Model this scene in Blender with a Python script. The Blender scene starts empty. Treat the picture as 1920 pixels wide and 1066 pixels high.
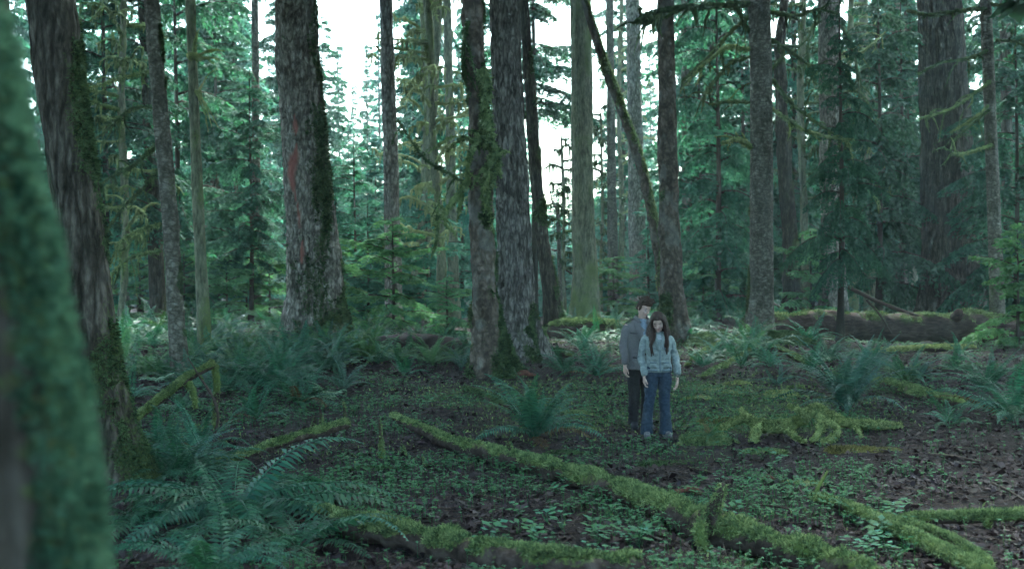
import bpy, math, random
import numpy as np
from mathutils import Vector, Matrix, Euler

# ------------------------------------------------------------------ camera, sky, sun, exposure
SC = bpy.context.scene
COL = SC.collection
F, CX, HY, CAMH = 2059.0, 960.0, 500.0, 2.23      # focal length in photo pixels, horizon row, eye height (m)

cam_d = bpy.data.cameras.new('camera'); cam = bpy.data.objects.new('camera', cam_d); COL.objects.link(cam)
cam.location = (0, 0, CAMH); cam.rotation_euler = (math.radians(90), 0, 0)
cam_d.sensor_width = 36; cam_d.lens = 36 * F / 1920; cam_d.shift_y = -(533 - HY) / 1920
cam_d.clip_start = 0.05; cam_d.clip_end = 2000
cam_d.dof.use_dof = True; cam_d.dof.focus_distance = 15; cam_d.dof.aperture_fstop = 2.2
SC.camera = cam

SUN_EL, SUN_AZ = math.radians(52), math.radians(14)   # azimuth from +Y (into the picture) towards +X
W = bpy.data.worlds.new('World'); SC.world = W; W.use_nodes = True
nt = W.node_tree; nt.nodes.clear()
sky = nt.nodes.new('ShaderNodeTexSky'); sky.sky_type = 'NISHITA'; sky.sun_disc = False
sky.sun_elevation = SUN_EL; sky.sun_rotation = SUN_AZ; sky.dust_density = 4.0; sky.air_density = 1.0; sky.ozone_density = 1.5
hs = nt.nodes.new('ShaderNodeHueSaturation'); hs.inputs['Saturation'].default_value = 0.9
bg = nt.nodes.new('ShaderNodeBackground'); bg.inputs['Strength'].default_value = 0.11
wo = nt.nodes.new('ShaderNodeOutputWorld')
wb = nt.nodes.new('ShaderNodeMix'); wb.data_type = 'RGBA'; wb.blend_type = 'MULTIPLY'; wb.inputs[0].default_value = 1.0; wb.inputs[7].default_value = (0.80, 1.0, 0.955, 1)   # the cool green cast of the picture
nt.links.new(sky.outputs[0], hs.inputs['Color']); nt.links.new(hs.outputs[0], wb.inputs[6]); nt.links.new(wb.outputs[2], bg.inputs[0]); nt.links.new(bg.outputs[0], wo.inputs[0])

sun_d = bpy.data.lights.new('sun', 'SUN'); sun_d.energy = 1.5; sun_d.angle = math.radians(14); sun_d.color = (0.90, 1.0, 0.95)
sun = bpy.data.objects.new('sun', sun_d); COL.objects.link(sun)
sdir = Vector((math.sin(SUN_AZ) * math.cos(SUN_EL), math.cos(SUN_AZ) * math.cos(SUN_EL), math.sin(SUN_EL)))
sun.rotation_euler = (-sdir).to_track_quat('-Z', 'Y').to_euler(); sun.location = sdir * 60

SC.view_settings.view_transform = 'Standard'; SC.view_settings.look = 'None'
SC.view_settings.exposure = 3.3; SC.view_settings.gamma = 1.0; SC.view_settings.use_curve_mapping = False
SC.cycles.use_denoising = True
SC.cycles.max_bounces = 5; SC.cycles.diffuse_bounces = 2; SC.cycles.glossy_bounces = 2
SC.cycles.transmission_bounces = 3; SC.cycles.volume_bounces = 0; SC.cycles.transparent_max_bounces = 4
SC.cycles.sample_clamp_indirect = 6
SC.cycles.use_adaptive_sampling = True; SC.cycles.adaptive_threshold = 0.05; SC.cycles.adaptive_min_samples = 12

# ------------------------------------------------------------------ helpers
RNG = np.random.default_rng(11)
random.seed(5)

def _hash(ix, iy, iz, seed):
    h = (ix.astype(np.int64) * 374761393 + iy.astype(np.int64) * 668265263 + iz.astype(np.int64) * 2147483647 + seed * 1274126177) & 0xFFFFFFFF
    h = ((h ^ (h >> 13)) * 1274126177) & 0xFFFFFFFF
    h = ((h ^ (h >> 16)) * 2246822519) & 0xFFFFFFFF
    return ((h ^ (h >> 15)) & 0xFFFFFF).astype(np.float64) / 0xFFFFFF

def vnoise(p, seed=0):
    p = np.asarray(p, float); i = np.floor(p).astype(np.int64); f = p - i; f = f * f * (3 - 2 * f)
    x, y, z = i[..., 0], i[..., 1], i[..., 2]; u, v, w = f[..., 0], f[..., 1], f[..., 2]
    r = 0
    for a in (0, 1):
        for b in (0, 1):
            for c in (0, 1):
                r = r + _hash(x + a, y + b, z + c, seed) * (u if a else 1 - u) * (v if b else 1 - v) * (w if c else 1 - w)
    return r * 2 - 1

def fbm(p, octv=4, seed=0):
    r, a = 0, 0.5; p = np.asarray(p, float)
    for o in range(octv):
        r = r + a * vnoise(p, seed + o); p = p * 2.03 + 7.1; a *= 0.5
    return r

def sstep(a, b, x):
    t = np.clip((x - a) / (b - a), 0, 1); return t * t * (3 - 2 * t)

def gh(x, y):
    """height of the forest floor"""
    x = np.asarray(x, float); y = np.asarray(y, float)
    p = np.stack([x, y, np.zeros_like(x)], -1)
    h = 0.22 * fbm(p / 7.0, 3, 3) + 0.07 * fbm(p / 1.7, 3, 9)
    h = h + 0.30 * np.exp(-(((x + 1.2) / 4.5) ** 2 + ((y - 28) / 4.5) ** 2))
    h = h + 0.42 * np.exp(-(((x - 6.3) / 2.8) ** 2 + ((y - 30) / 3.0) ** 2))
    h = h + 0.25 * np.exp(-(((x + 9) / 5) ** 2 + ((y - 30) / 6) ** 2))
    d = np.clip(y - 47, 0, None)
    h = h - 0.075 * np.clip(d - 3 * (1 - np.exp(-d / 3)), 0, 45)
    e = np.clip(y - 130, 0, None)
    h = h + 0.09 * (e - 25 * (1 - np.exp(-e / 25)))
    h = h * sstep(-12, 2, y)
    return h

def at(px, py, Y):
    return np.array([(px - CX) / F * Y, Y, CAMH - (py - HY) / F * Y])

def ground_at(px, py):
    """where the line of sight through a photo pixel meets the ground"""
    Y = np.arange(2.5, 130, 0.04)
    g = CAMH - (py - HY) / F * Y - gh((px - CX) / F * Y, Y)
    k = np.where(g <= 0)[0]
    y = Y[k[0]] if len(k) else 60.0
    x = (px - CX) / F * y
    return np.array([x, y, float(gh(x, y))])

class Geo:
    """collects vertex and face arrays for one mesh"""
    def __init__(self): self.v = []; self.f = []; self.n = 0; self.a = {}
    def add(self, V, Fc, **attrs):
        V = np.asarray(V, float).reshape(-1, 3); Fc = np.asarray(Fc, int)
        self.v.append(V); self.f.append(Fc + self.n); 
        for k, val in attrs.items():
            self.a.setdefault(k, []).append((self.n, np.broadcast_to(np.asarray(val, float), (len(V),))))
        self.n += len(V); return self
    def mesh(self, name, mat, origin=(0, 0, 0), smooth=True):
        V = np.concatenate(self.v) - np.asarray(origin, float)
        me = bpy.data.meshes.new(name)
        me.vertices.add(len(V)); me.vertices.foreach_set('co', V.astype(np.float32).ravel())
        lv = np.concatenate([f.ravel() for f in self.f]); lt = np.concatenate([np.full(len(f), f.shape[1]) for f in self.f])
        ls = np.concatenate([[0], np.cumsum(lt)[:-1]])
        me.loops.add(len(lv)); me.loops.foreach_set('vertex_index', lv.astype(np.int32))
        me.polygons.add(len(lt)); me.polygons.foreach_set('loop_start', ls.astype(np.int32))
        me.polygons.foreach_set('loop_total', lt.astype(np.int32))
        if smooth: me.polygons.foreach_set('use_smooth', np.ones(len(lt), bool))
        for k, chunks in self.a.items():
            arr = np.zeros(len(V), np.float32)
            for s, val in chunks: arr[s:s + len(val)] = val
            at_ = me.attributes.new(k, 'FLOAT', 'POINT'); at_.data.foreach_set('value', arr)
        if mat: me.materials.append(mat)
        me.update(calc_edges=True); me.validate()
        return me

def link(name, data, parent=None, loc=(0, 0, 0), rot=(0, 0, 0), scale=(1, 1, 1)):
    o = bpy.data.objects.new(name, data); COL.objects.link(o)
    o.location = loc; o.rotation_euler = rot; o.scale = scale
    if parent: o.parent = parent
    return o

def tag(o, label=None, cat=None, group=None, kind=None):
    if label: o['label'] = label
    if cat: o['category'] = cat
    if group: o['group'] = group
    if kind: o['kind'] = kind
    return o

def thing(name, loc, label, cat, group=None, rz=0.0, scale=1.0):
    return tag(link(name, None, None, tuple(loc), (0, 0, rz), (scale,) * 3), label, cat, group)

def catmull(P, n):
    P = np.asarray(P, float); K = len(P)
    if K == 2: P = np.array([P[0], (P[0] + P[1]) / 2, P[1]]); K = 3
    Q = np.vstack([2 * P[0] - P[1], P, 2 * P[-1] - P[-2]])
    t = np.linspace(0, K - 1 - 1e-9, n); i = t.astype(int); u = (t - i)[:, None]
    a, b, c, d = Q[i], Q[i + 1], Q[i + 2], Q[i + 3]
    return 0.5 * (2 * b + (c - a) * u + (2 * a - 5 * b + 4 * c - d) * u ** 2 + (3 * b - a - 3 * c + d) * u ** 3)

def tube(path, rad, n=10, ds=None, disp=None, cap=True, smooth_path=True):
    """tapered tube; returns V, F(quads), info(normals, s, theta, centres). rad given per path point"""
    path = np.asarray(path, float); rad = np.asarray(rad, float)
    L = np.linalg.norm(np.diff(path, axis=0), axis=1).sum()
    k = max(3, int(L / ds) + 1) if ds else len(path)
    if smooth_path or ds:
        P = catmull(np.column_stack([path, rad]), k); R = np.clip(P[:, 3], 1e-4, None); P = P[:, :3]
    else: P, R = path, rad
    T = np.gradient(P, axis=0); T /= np.linalg.norm(T, axis=1)[:, None] + 1e-9
    up = np.array([0, 0, 1.0]) if abs(T[0][2]) < 0.9 else np.array([0, 1.0, 0])
    U = np.zeros_like(P); u = np.cross(T[0], up); u /= np.linalg.norm(u)
    for i in range(len(P)):
        u = u - T[i] * u.dot(T[i]); u /= np.linalg.norm(u) + 1e-9; U[i] = u
    B = np.cross(T, U)
    th = np.linspace(0, 2 * np.pi, n, endpoint=False)
    N = U[:, None] * np.cos(th)[None, :, None] + B[:, None] * np.sin(th)[None, :, None]
    s = np.concatenate([[0], np.cumsum(np.linalg.norm(np.diff(P, axis=0), axis=1))])
    Rr = np.repeat(R[:, None], n, 1)
    if disp is not None: Rr = Rr + disp(P[:, None] + N * Rr[..., None], N, np.repeat(s[:, None], n, 1), np.repeat(th[None], len(P), 0), Rr)
    V = P[:, None] + N * Rr[..., None]
    K = len(P)
    i = np.arange(K - 1)[:, None]; j = np.arange(n)[None]
    Fq = np.stack([i * n + j, i * n + (j + 1) % n, (i + 1) * n + (j + 1) % n, (i + 1) * n + j], -1).reshape(-1, 4)
    Vf, Nf = V.reshape(-1, 3), N.reshape(-1, 3)
    if cap:
        Vf = np.vstack([Vf, P[0] - T[0] * R[0] * 0.3, P[-1] + T[-1] * R[-1] * 0.5]); Nf = np.vstack([Nf, -T[0], T[-1]])
        j = np.arange(n)
        c0 = np.stack([np.full(n, K * n), (j + 1) % n, j, np.full(n, K * n)], -1)
        c1 = np.stack([np.full(n, K * n + 1), (K - 1) * n + j, (K - 1) * n + (j + 1) % n, np.full(n, K * n + 1)], -1)
        caps = np.vstack([c0, c1])[:, :3]
        return Vf, Fq, caps, Nf, (P, R, T)
    return Vf, Fq, None, Nf, (P, R, T)

def add_tube(g, *a, **k):
    at_ = k.pop('attrs', {})
    V, Fq, caps, N, info = tube(*a, **k)
    n0 = g.n
    g.add(V, Fq, **{kk: (vv(V, N) if callable(vv) else vv) for kk, vv in at_.items()})
    if caps is not None: g.f.append(caps + n0)
    return V, Fq, N, info

def fuzz(V, Fq, count, ln=0.03, wd=0.008, down=0.3, seed=0, mask=None, jit=0.7):
    """short blades of moss on a surface: returns V, F(tris)"""
    r = np.random.default_rng(seed)
    Q = V[Fq]; A = np.linalg.norm(np.cross(Q[:, 2] - Q[:, 0], Q[:, 3] - Q[:, 1]), axis=1) * 0.5
    Nn = np.cross(Q[:, 2] - Q[:, 0], Q[:, 3] - Q[:, 1]); Nn /= np.linalg.norm(Nn, axis=1)[:, None] + 1e-12
    if mask is not None: A = A * mask(Q.mean(1), Nn)
    if A.sum() <= 0: return np.zeros((0, 3)), np.zeros((0, 3), int)
    idx = r.choice(len(A), count, p=A / A.sum())
    u, v = r.random((count, 1)), r.random((count, 1)); q = Q[idx]
    p = (q[:, 0] * (1 - u) + q[:, 1] * u) * (1 - v) + (q[:, 3] * (1 - u) + q[:, 2] * u) * v
    n = Nn[idx] + r.normal(0, jit, (count, 3)); n[:, 2] -= down; n /= np.linalg.norm(n, axis=1)[:, None]
    side = np.cross(n, r.normal(0, 1, (count, 3))); side /= np.linalg.norm(side, axis=1)[:, None]
    l = ln * (0.4 + 1.2 * r.random((count, 1))); w = wd * (0.6 + 0.8 * r.random((count, 1)))
    p = p - Nn[idx] * ln * 0.15
    VV = np.stack([p - side * w, p + side * w, p + n * l], 1).reshape(-1, 3)
    return VV, np.arange(count * 3).reshape(-1, 3)

def outward(V, Fq, C):
    return V, Fq

# ------------------------------------------------------------------ materials
def mat_new(name):
    m = bpy.data.materials.new(name); m.use_nodes = True; t = m.node_tree; t.nodes.clear()
    o = t.nodes.new('ShaderNodeOutputMaterial'); return m, t, o
def nd(t, kind, **kw):
    n = t.nodes.new('ShaderNode' + kind)
    for k, v in kw.items():
        if hasattr(n, k): setattr(n, k, v)
        else: n.inputs[k.replace('_', ' ')].default_value = v
    return n
def rgba(c): return (c[0], c[1], c[2], 1)
def ramp(t, fac, stops):
    r = t.nodes.new('ShaderNodeValToRGB'); e = r.color_ramp.elements
    while len(e) < len(stops): e.new(0.5)
    for el, (p, c) in zip(e, stops): el.position = p; el.color = rgba(c)
    t.links.new(fac, r.inputs[0]); return r.outputs[0]
def mixc(t, fac, a, b, mode='MIX'):
    m = t.nodes.new('ShaderNodeMix'); m.data_type = 'RGBA'; m.blend_type = mode
    for s, v in ((m.inputs[0], fac), (m.inputs[6], a), (m.inputs[7], b)):
        if isinstance(v, bpy.types.NodeSocket): t.links.new(v, s)
        elif isinstance(v, (int, float)): s.default_value = v
        else: s.default_value = rgba(v)
    return m.outputs[2]
def math_(t, op, a, b=0.0, c=0.0, clamp=False):
    m = t.nodes.new('ShaderNodeMath'); m.operation = op; m.use_clamp = clamp
    for s, v in zip(m.inputs, (a, b, c)):
        if isinstance(v, bpy.types.NodeSocket): t.links.new(v, s)
        else: s.default_value = v
    return m.outputs[0]
def coords(t, scale=(1, 1, 1), kind='Object'):
    tc = t.nodes.new('ShaderNodeTexCoord'); mp = t.nodes.new('ShaderNodeMapping'); mp.inputs['Scale'].default_value = scale
    t.links.new(tc.outputs[kind], mp.inputs[0]); return mp.outputs[0]
def noise(t, vec, scale, detail=4, rough=0.6):
    n = t.nodes.new('ShaderNodeTexNoise'); n.inputs['Scale'].default_value = scale
    n.inputs['Detail'].default_value = detail; n.inputs['Roughness'].default_value = rough
    t.links.new(vec, n.inputs['Vector']); return n.outputs['Fac']

def leaf_mat(name, cols, trans=0.35, rough=0.6, spec=0.1, tcol=None, objvar=0.25):
    """foliage: colour varies leaf by leaf and plant by plant, light passes through"""
    m, t, o = mat_new(name)
    gi = t.nodes.new('ShaderNodeNewGeometry'); oi = t.nodes.new('ShaderNodeObjectInfo')
    k = len(cols)
    c = ramp(t, gi.outputs['Random Per Island'], [(i / max(1, k - 1), cc) for i, cc in enumerate(cols)])
    hsv = t.nodes.new('ShaderNodeHueSaturation'); t.links.new(c, hsv.inputs['Color'])
    t.links.new(math_(t, 'MULTIPLY_ADD', oi.outputs['Random'], objvar * 2, 1 - objvar), hsv.inputs['Value'])
    t.links.new(math_(t, 'MULTIPLY_ADD', oi.outputs['Random'], 0.05, 0.475), hsv.inputs['Hue'])
    p = nd(t, 'BsdfPrincipled'); p.inputs['Roughness'].default_value = rough; p.inputs['Specular IOR Level'].default_value = spec
    t.links.new(hsv.outputs[0], p.inputs['Base Color'])
    tr = t.nodes.new('ShaderNodeBsdfTranslucent')
    tc = mixc(t, 1.0, hsv.outputs[0], tcol or (1.3, 1.5, 0.8), 'MULTIPLY'); t.links.new(tc, tr.inputs[0])
    mx = t.nodes.new('ShaderNodeMixShader'); mx.inputs[0].default_value = trans
    t.links.new(p.outputs[0], mx.inputs[1]); t.links.new(tr.outputs[0], mx.inputs[2]); t.links.new(mx.outputs[0], o.inputs[0])
    return m

def moss_mat(name, a, b, c, scale=6, trans=0.25):
    m, t, o = mat_new(name)
    v = coords(t); n1 = noise(t, v, scale, 5, 0.65); n2 = noise(t, v, scale * 7, 3)
    gi = t.nodes.new('ShaderNodeNewGeometry')
    x = math_(t, 'ADD', math_(t, 'MULTIPLY', n1, 0.75), math_(t, 'MULTIPLY', gi.outputs['Random Per Island'], 0.25))
    col = ramp(t, x, [(0.36, a), (0.5, b), (0.66, c)])
    p = nd(t, 'BsdfPrincipled'); p.inputs['Roughness'].default_value = 0.95; p.inputs['Specular IOR Level'].default_value = 0.04
    t.links.new(col, p.inputs['Base Color'])
    bp = t.nodes.new('ShaderNodeBump'); bp.inputs['Strength'].default_value = 0.7; bp.inputs['Distance'].default_value = 0.02
    t.links.new(n2, bp.inputs['Height']); t.links.new(bp.outputs[0], p.inputs['Normal'])
    tr = t.nodes.new('ShaderNodeBsdfTranslucent'); t.links.new(col, tr.inputs[0])
    mx = t.nodes.new('ShaderNodeMixShader'); mx.inputs[0].default_value = trans
    t.links.new(p.outputs[0], mx.inputs[1]); t.links.new(tr.outputs[0], mx.inputs[2]); t.links.new(mx.outputs[0], o.inputs[0])
    return m

def bark_mat(name, dark, mid, light, moss_a=(0.03, 0.05, 0.018), moss_b=(0.075, 0.105, 0.03), grain=(9, 9, 1.6), spot=0.0, bump=0.5, scar=None, rough=0.85, plates=None):
    m, t, o = mat_new(name)
    v = coords(t, grain); n1 = noise(t, v, 1.0, 6, 0.65)
    v2 = coords(t); n2 = noise(t, v2, 2.2, 4, 0.6); n3 = noise(t, v2, 28, 3, 0.6)
    nf = noise(t, coords(t, (grain[0] * 2.1, grain[1] * 2.1, grain[2] * 3.0)), 1.0, 4, 0.6)
    x = math_(t, 'ADD', math_(t, 'MULTIPLY', n1, 0.4), math_(t, 'ADD', math_(t, 'MULTIPLY', n2, 0.2), math_(t, 'MULTIPLY', nf, 0.4)))
    col = ramp(t, x, [(0.41, dark), (0.5, mid), (0.59, light)])
    hgt = None
    if plates:
        wv = coords(t, plates); nz = t.nodes.new('ShaderNodeTexNoise'); nz.inputs['Scale'].default_value = 1.3; nz.inputs['Detail'].default_value = 3; t.links.new(wv, nz.inputs['Vector'])
        mv = t.nodes.new('ShaderNodeVectorMath'); mv.operation = 'MULTIPLY_ADD'; t.links.new(nz.outputs['Color'], mv.inputs[0]); mv.inputs[1].default_value = (1.1, 1.1, 1.1); t.links.new(wv, mv.inputs[2])
        vo = t.nodes.new('ShaderNodeTexVoronoi'); vo.feature = 'DISTANCE_TO_EDGE'; vo.inputs['Scale'].default_value = 1.0; t.links.new(mv.outputs[0], vo.inputs['Vector'])
        hgt = math_(t, 'MULTIPLY', vo.outputs['Distance'], 5.0, clamp=True)
        col = mixc(t, math_(t, 'MULTIPLY_ADD', hgt, 0.72, 0.28), dark, col)
    if spot:
        n4 = noise(t, coords(t, (1, 1, 0.7)), 2.6, 3, 0.55)
        f = math_(t, 'MULTIPLY', math_(t, 'SUBTRACT', n4, 0.53), 14.0, clamp=True)
        col = mixc(t, math_(t, 'MULTIPLY', f, spot), col, (0.15, 0.16, 0.14))
    if scar:
        sa = t.nodes.new('ShaderNodeAttribute'); sa.attribute_name = 'scar'
        col = mixc(t, sa.outputs['Fac'], col, scar)
    ma = t.nodes.new('ShaderNodeAttribute'); ma.attribute_name = 'moss'
    mf = math_(t, 'MULTIPLY_ADD', n3, 0.9, -0.45); mf = math_(t, 'ADD', ma.outputs['Fac'], mf)
    mf = math_(t, 'MULTIPLY', math_(t, 'SUBTRACT', mf, 0.38), 4.0, clamp=True)
    mc = ramp(t, math_(t, 'ADD', math_(t, 'MULTIPLY', n2, 0.6), math_(t, 'MULTIPLY', n3, 0.4)), [(0.35, moss_a), (0.65, moss_b)])
    col = mixc(t, mf, col, mc)
    p = nd(t, 'BsdfPrincipled'); p.inputs['Roughness'].default_value = rough; p.inputs['Specular IOR Level'].default_value = 0.07
    t.links.new(col, p.inputs['Base Color'])
    bp = t.nodes.new('ShaderNodeBump'); bp.inputs['Strength'].default_value = bump; bp.inputs['Distance'].default_value = 0.03
    hh_ = math_(t, 'ADD', n1, math_(t, 'MULTIPLY', n3, 0.5)); t.links.new(math_(t, 'ADD', hh_, hgt) if hgt is not None else hh_, bp.inputs['Height']); t.links.new(bp.outputs[0], p.inputs['Normal'])
    t.links.new(p.outputs[0], o.inputs[0]); return m

def plain_mat(name, a, b, scale=20, rough=0.85, bump=0.2, spec=0.1, grain=(1, 1, 1), detail=4):
    m, t, o = mat_new(name)
    n1 = noise(t, coords(t, grain), scale, detail, 0.6)
    col = ramp(t, n1, [(0.3, a), (0.7, b)])
    p = nd(t, 'BsdfPrincipled'); p.inputs['Roughness'].default_value = rough; p.inputs['Specular IOR Level'].default_value = spec
    t.links.new(col, p.inputs['Base Color'])
    bp = t.nodes.new('ShaderNodeBump'); bp.inputs['Strength'].default_value = bump; bp.inputs['Distance'].default_value = 0.01
    t.links.new(n1, bp.inputs['Height']); t.links.new(bp.outputs[0], p.inputs['Normal'])
    t.links.new(p.outputs[0], o.inputs[0]); return m

M = {}
M['fir_bark'] = bark_mat('fir_bark', (0.05, 0.044, 0.035), (0.215, 0.195, 0.162), (0.37, 0.34, 0.295), grain=(7, 7, 2.2), bump=1.0, scar=(0.28, 0.105, 0.085), plates=(6.5, 6.5, 2.6))
M['dark_bark'] = bark_mat('dark_bark', (0.013, 0.011, 0.008), (0.055, 0.046, 0.035), (0.115, 0.10, 0.08), grain=(9, 9, 1.8), bump=0.9, plates=(7, 7, 1.2))
M['cedar_bark'] = bark_mat('cedar_bark', (0.03, 0.026, 0.023), (0.135, 0.124, 0.108), (0.25, 0.232, 0.208), grain=(9, 9, 1.6), bump=1.0, plates=(8, 8, 2.2))
M['smooth_bark'] = bark_mat('smooth_bark', (0.045, 0.042, 0.032), (0.13, 0.122, 0.096), (0.21, 0.20, 0.165), grain=(6, 6, 3), bump=0.6, plates=(5, 5, 9))
M['green_bark'] = bark_mat('green_bark', (0.055, 0.06, 0.04), (0.13, 0.14, 0.09), (0.22, 0.23, 0.155), moss_a=(0.07, 0.10, 0.04), moss_b=(0.14, 0.18, 0.07), grain=(8, 8, 1.6))
M['mottled_bark'] = bark_mat('mottled_bark', (0.035, 0.027, 0.021), (0.10, 0.078, 0.06), (0.17, 0.142, 0.115), grain=(5, 5, 3), spot=0.4, plates=(5, 5, 3))
M['log_bark'] = bark_mat('log_bark', (0.018, 0.012, 0.01), (0.042, 0.03, 0.025), (0.08, 0.062, 0.052), moss_a=(0.04, 0.07, 0.02), moss_b=(0.11, 0.15, 0.04), grain=(6, 6, 6))
M['rot_wood'] = bark_mat('rot_wood', (0.02, 0.013, 0.011), (0.045, 0.029, 0.025), (0.085, 0.06, 0.052), grain=(2, 12, 12))
M['moss'] = moss_mat('moss', (0.04, 0.075, 0.032), (0.115, 0.175, 0.072), (0.23, 0.30, 0.12))
M['fern_dead'] = leaf_mat('fern_dead', [(0.05, 0.032, 0.018), (0.085, 0.055, 0.03), (0.12, 0.085, 0.05)], rough=0.7, spec=0.05)
M['moss_dark'] = moss_mat('moss_dark', (0.02, 0.042, 0.018), (0.05, 0.092, 0.04), (0.10, 0.15, 0.06))
M['moss_teal'] = moss_mat('moss_teal', (0.014, 0.042, 0.026), (0.042, 0.105, 0.064), (0.085, 0.18, 0.11), scale=9, trans=0.4)
M['moss_tangle'] = moss_mat('moss_tangle', (0.06, 0.095, 0.035), (0.17, 0.22, 0.08), (0.32, 0.37, 0.15), scale=9)
M['earth'] = plain_mat('earth', (0.010, 0.007, 0.006), (0.03, 0.021, 0.018), 9, .9, .9, .15)
M['moss_yellow'] = moss_mat('moss_yellow', (0.11, 0.145, 0.05), (0.24, 0.285, 0.11), (0.37, 0.41, 0.18))
M['moss_orange'] = moss_mat('moss_orange', (0.06, 0.06, 0.025), (0.13, 0.12, 0.042), (0.20, 0.185, 0.07))
M['moss_pale'] = moss_mat('moss_pale', (0.14, 0.19, 0.09), (0.23, 0.29, 0.13), (0.32, 0.37, 0.18), scale=3)
M['needle'] = leaf_mat('needle', [(0.018, 0.085, 0.066), (0.032, 0.13, 0.098), (0.055, 0.17, 0.115), (0.035, 0.155, 0.122)], trans=0.5, tcol=(1.2, 1.4, 0.95))
M['needle_dark'] = leaf_mat('needle_dark', [(0.012, 0.052, 0.04), (0.022, 0.08, 0.058), (0.036, 0.105, 0.07)], trans=0.42)
M['needle_light'] = leaf_mat('needle_light', [(0.05, 0.15, 0.085), (0.075, 0.20, 0.105), (0.11, 0.235, 0.115)], trans=0.45)
M['fern'] = leaf_mat('fern', [(0.007, 0.056, 0.035), (0.016, 0.09, 0.056), (0.032, 0.125, 0.074)], rough=0.45, spec=0.3)
M['fern_blue'] = leaf_mat('fern_blue', [(0.014, 0.058, 0.05), (0.025, 0.085, 0.072), (0.04, 0.11, 0.09)], rough=0.45, spec=0.35)
M['fern_light'] = leaf_mat('fern_light', [(0.025, 0.085, 0.042), (0.045, 0.12, 0.058), (0.065, 0.145, 0.065)], rough=0.5, spec=0.2)
M['herb'] = leaf_mat('herb', [(0.018, 0.078, 0.042), (0.03, 0.11, 0.055), (0.052, 0.14, 0.065), (0.034, 0.128, 0.084)], rough=0.6, spec=0.1)
M['litter'] = leaf_mat('litter', [(0.009, 0.0055, 0.0065), (0.02, 0.0125, 0.014), (0.033, 0.021, 0.024), (0.018, 0.013, 0.017), (0.06, 0.042, 0.046), (0.026, 0.021, 0.028), (0.014, 0.010, 0.0105)], trans=0.06, rough=0.6, spec=0.08, tcol=(1, 0.8, 0.6), objvar=0)
M['twig'] = plain_mat('twig', (0.03, 0.022, 0.018), (0.08, 0.06, 0.05), 30)
M['pale_leaf'] = leaf_mat('pale_leaf', [(0.10, 0.22, 0.16), (0.16, 0.28, 0.21), (0.22, 0.33, 0.26)], rough=0.45)

def ground_mat():
    m, t, o = mat_new('forest_soil')
    v = coords(t)
    n1 = noise(t, v, 1.1, 6, 0.65); n2 = noise(t, v, 9, 5, 0.7); n3 = noise(t, v, 45, 3, 0.6)
    soil = ramp(t, math_(t, 'ADD', math_(t, 'MULTIPLY', n2, 0.6), math_(t, 'MULTIPLY', n3, 0.4)), [(0.36, (0.004, 0.0025, 0.003)), (0.5, (0.012, 0.008, 0.009)), (0.64, (0.028, 0.019, 0.020))])
    ma = t.nodes.new('ShaderNodeAttribute'); ma.attribute_name = 'moss'
    f = math_(t, 'ADD', ma.outputs['Fac'], math_(t, 'MULTIPLY_ADD', n2, 1.2, -0.6))
    f = math_(t, 'MULTIPLY', math_(t, 'SUBTRACT', f, 0.42), 5.0, clamp=True)
    mc = ramp(t, n3, [(0.3, (0.025, 0.045, 0.016)), (0.55, (0.055, 0.085, 0.028)), (0.75, (0.095, 0.125, 0.04))])
    col = mixc(t, f, soil, mc)
    p = nd(t, 'BsdfPrincipled'); p.inputs['Roughness'].default_value = 0.85; p.inputs['Specular IOR Level'].default_value = 0.06
    t.links.new(col, p.inputs['Base Color'])
    bp = t.nodes.new('ShaderNodeBump'); bp.inputs['Strength'].default_value = 0.8; bp.inputs['Distance'].default_value = 0.04
    t.links.new(math_(t, 'ADD', n2, math_(t, 'MULTIPLY', n3, 0.6)), bp.inputs['Height']); t.links.new(bp.outputs[0], p.inputs['Normal'])
    t.links.new(p.outputs[0], o.inputs[0]); return m
M['ground'] = ground_mat()

# ------------------------------------------------------------------ ground
def axis(lo, hi, a, b, fine, grow):
    xs = [0.5 * (a + b)]; 
    mid = np.arange(a, b + fine * 0.5, fine)
    out, s, x = [], fine, b
    while x < hi: s *= grow; x = min(hi, x + s); out.append(x)
    inn, s, x = [], fine, a
    while x > lo: s *= grow; x = max(lo, x - s); inn.append(x)
    return np.array(inn[::-1] + list(mid) + out)

def moss_ground(x, y):
    """how mossy the forest floor is (0..1)"""
    p = np.stack([x, y, 0 * x + 3.3], -1)
    m = 0.5 * fbm(p / 2.3, 4, 21) + 0.2
    for (px, py, sx, sy, a) in ((1340, 790, 1.7, 1.6, 0.45), (1480, 800, 1.6, 1.2, 0.4), (1080, 770, 1.2, 1.6, 0.3), (1250, 850, 1.6, 1.2, 0.2), (1380, 735, 1.2, 1.6, 0.3), (900, 740, 2.0, 2.0, 0.25), (1430, 640, 3, 3, 0.4), (1100, 640, 2.5, 3, 0.4)):
        g = ground_at(px, py); m = m + 0.65 * a * np.exp(-((x - g[0]) / sx) ** 2 - ((y - g[1]) / sy) ** 2)
    return np.clip(m, 0, 1)

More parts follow.
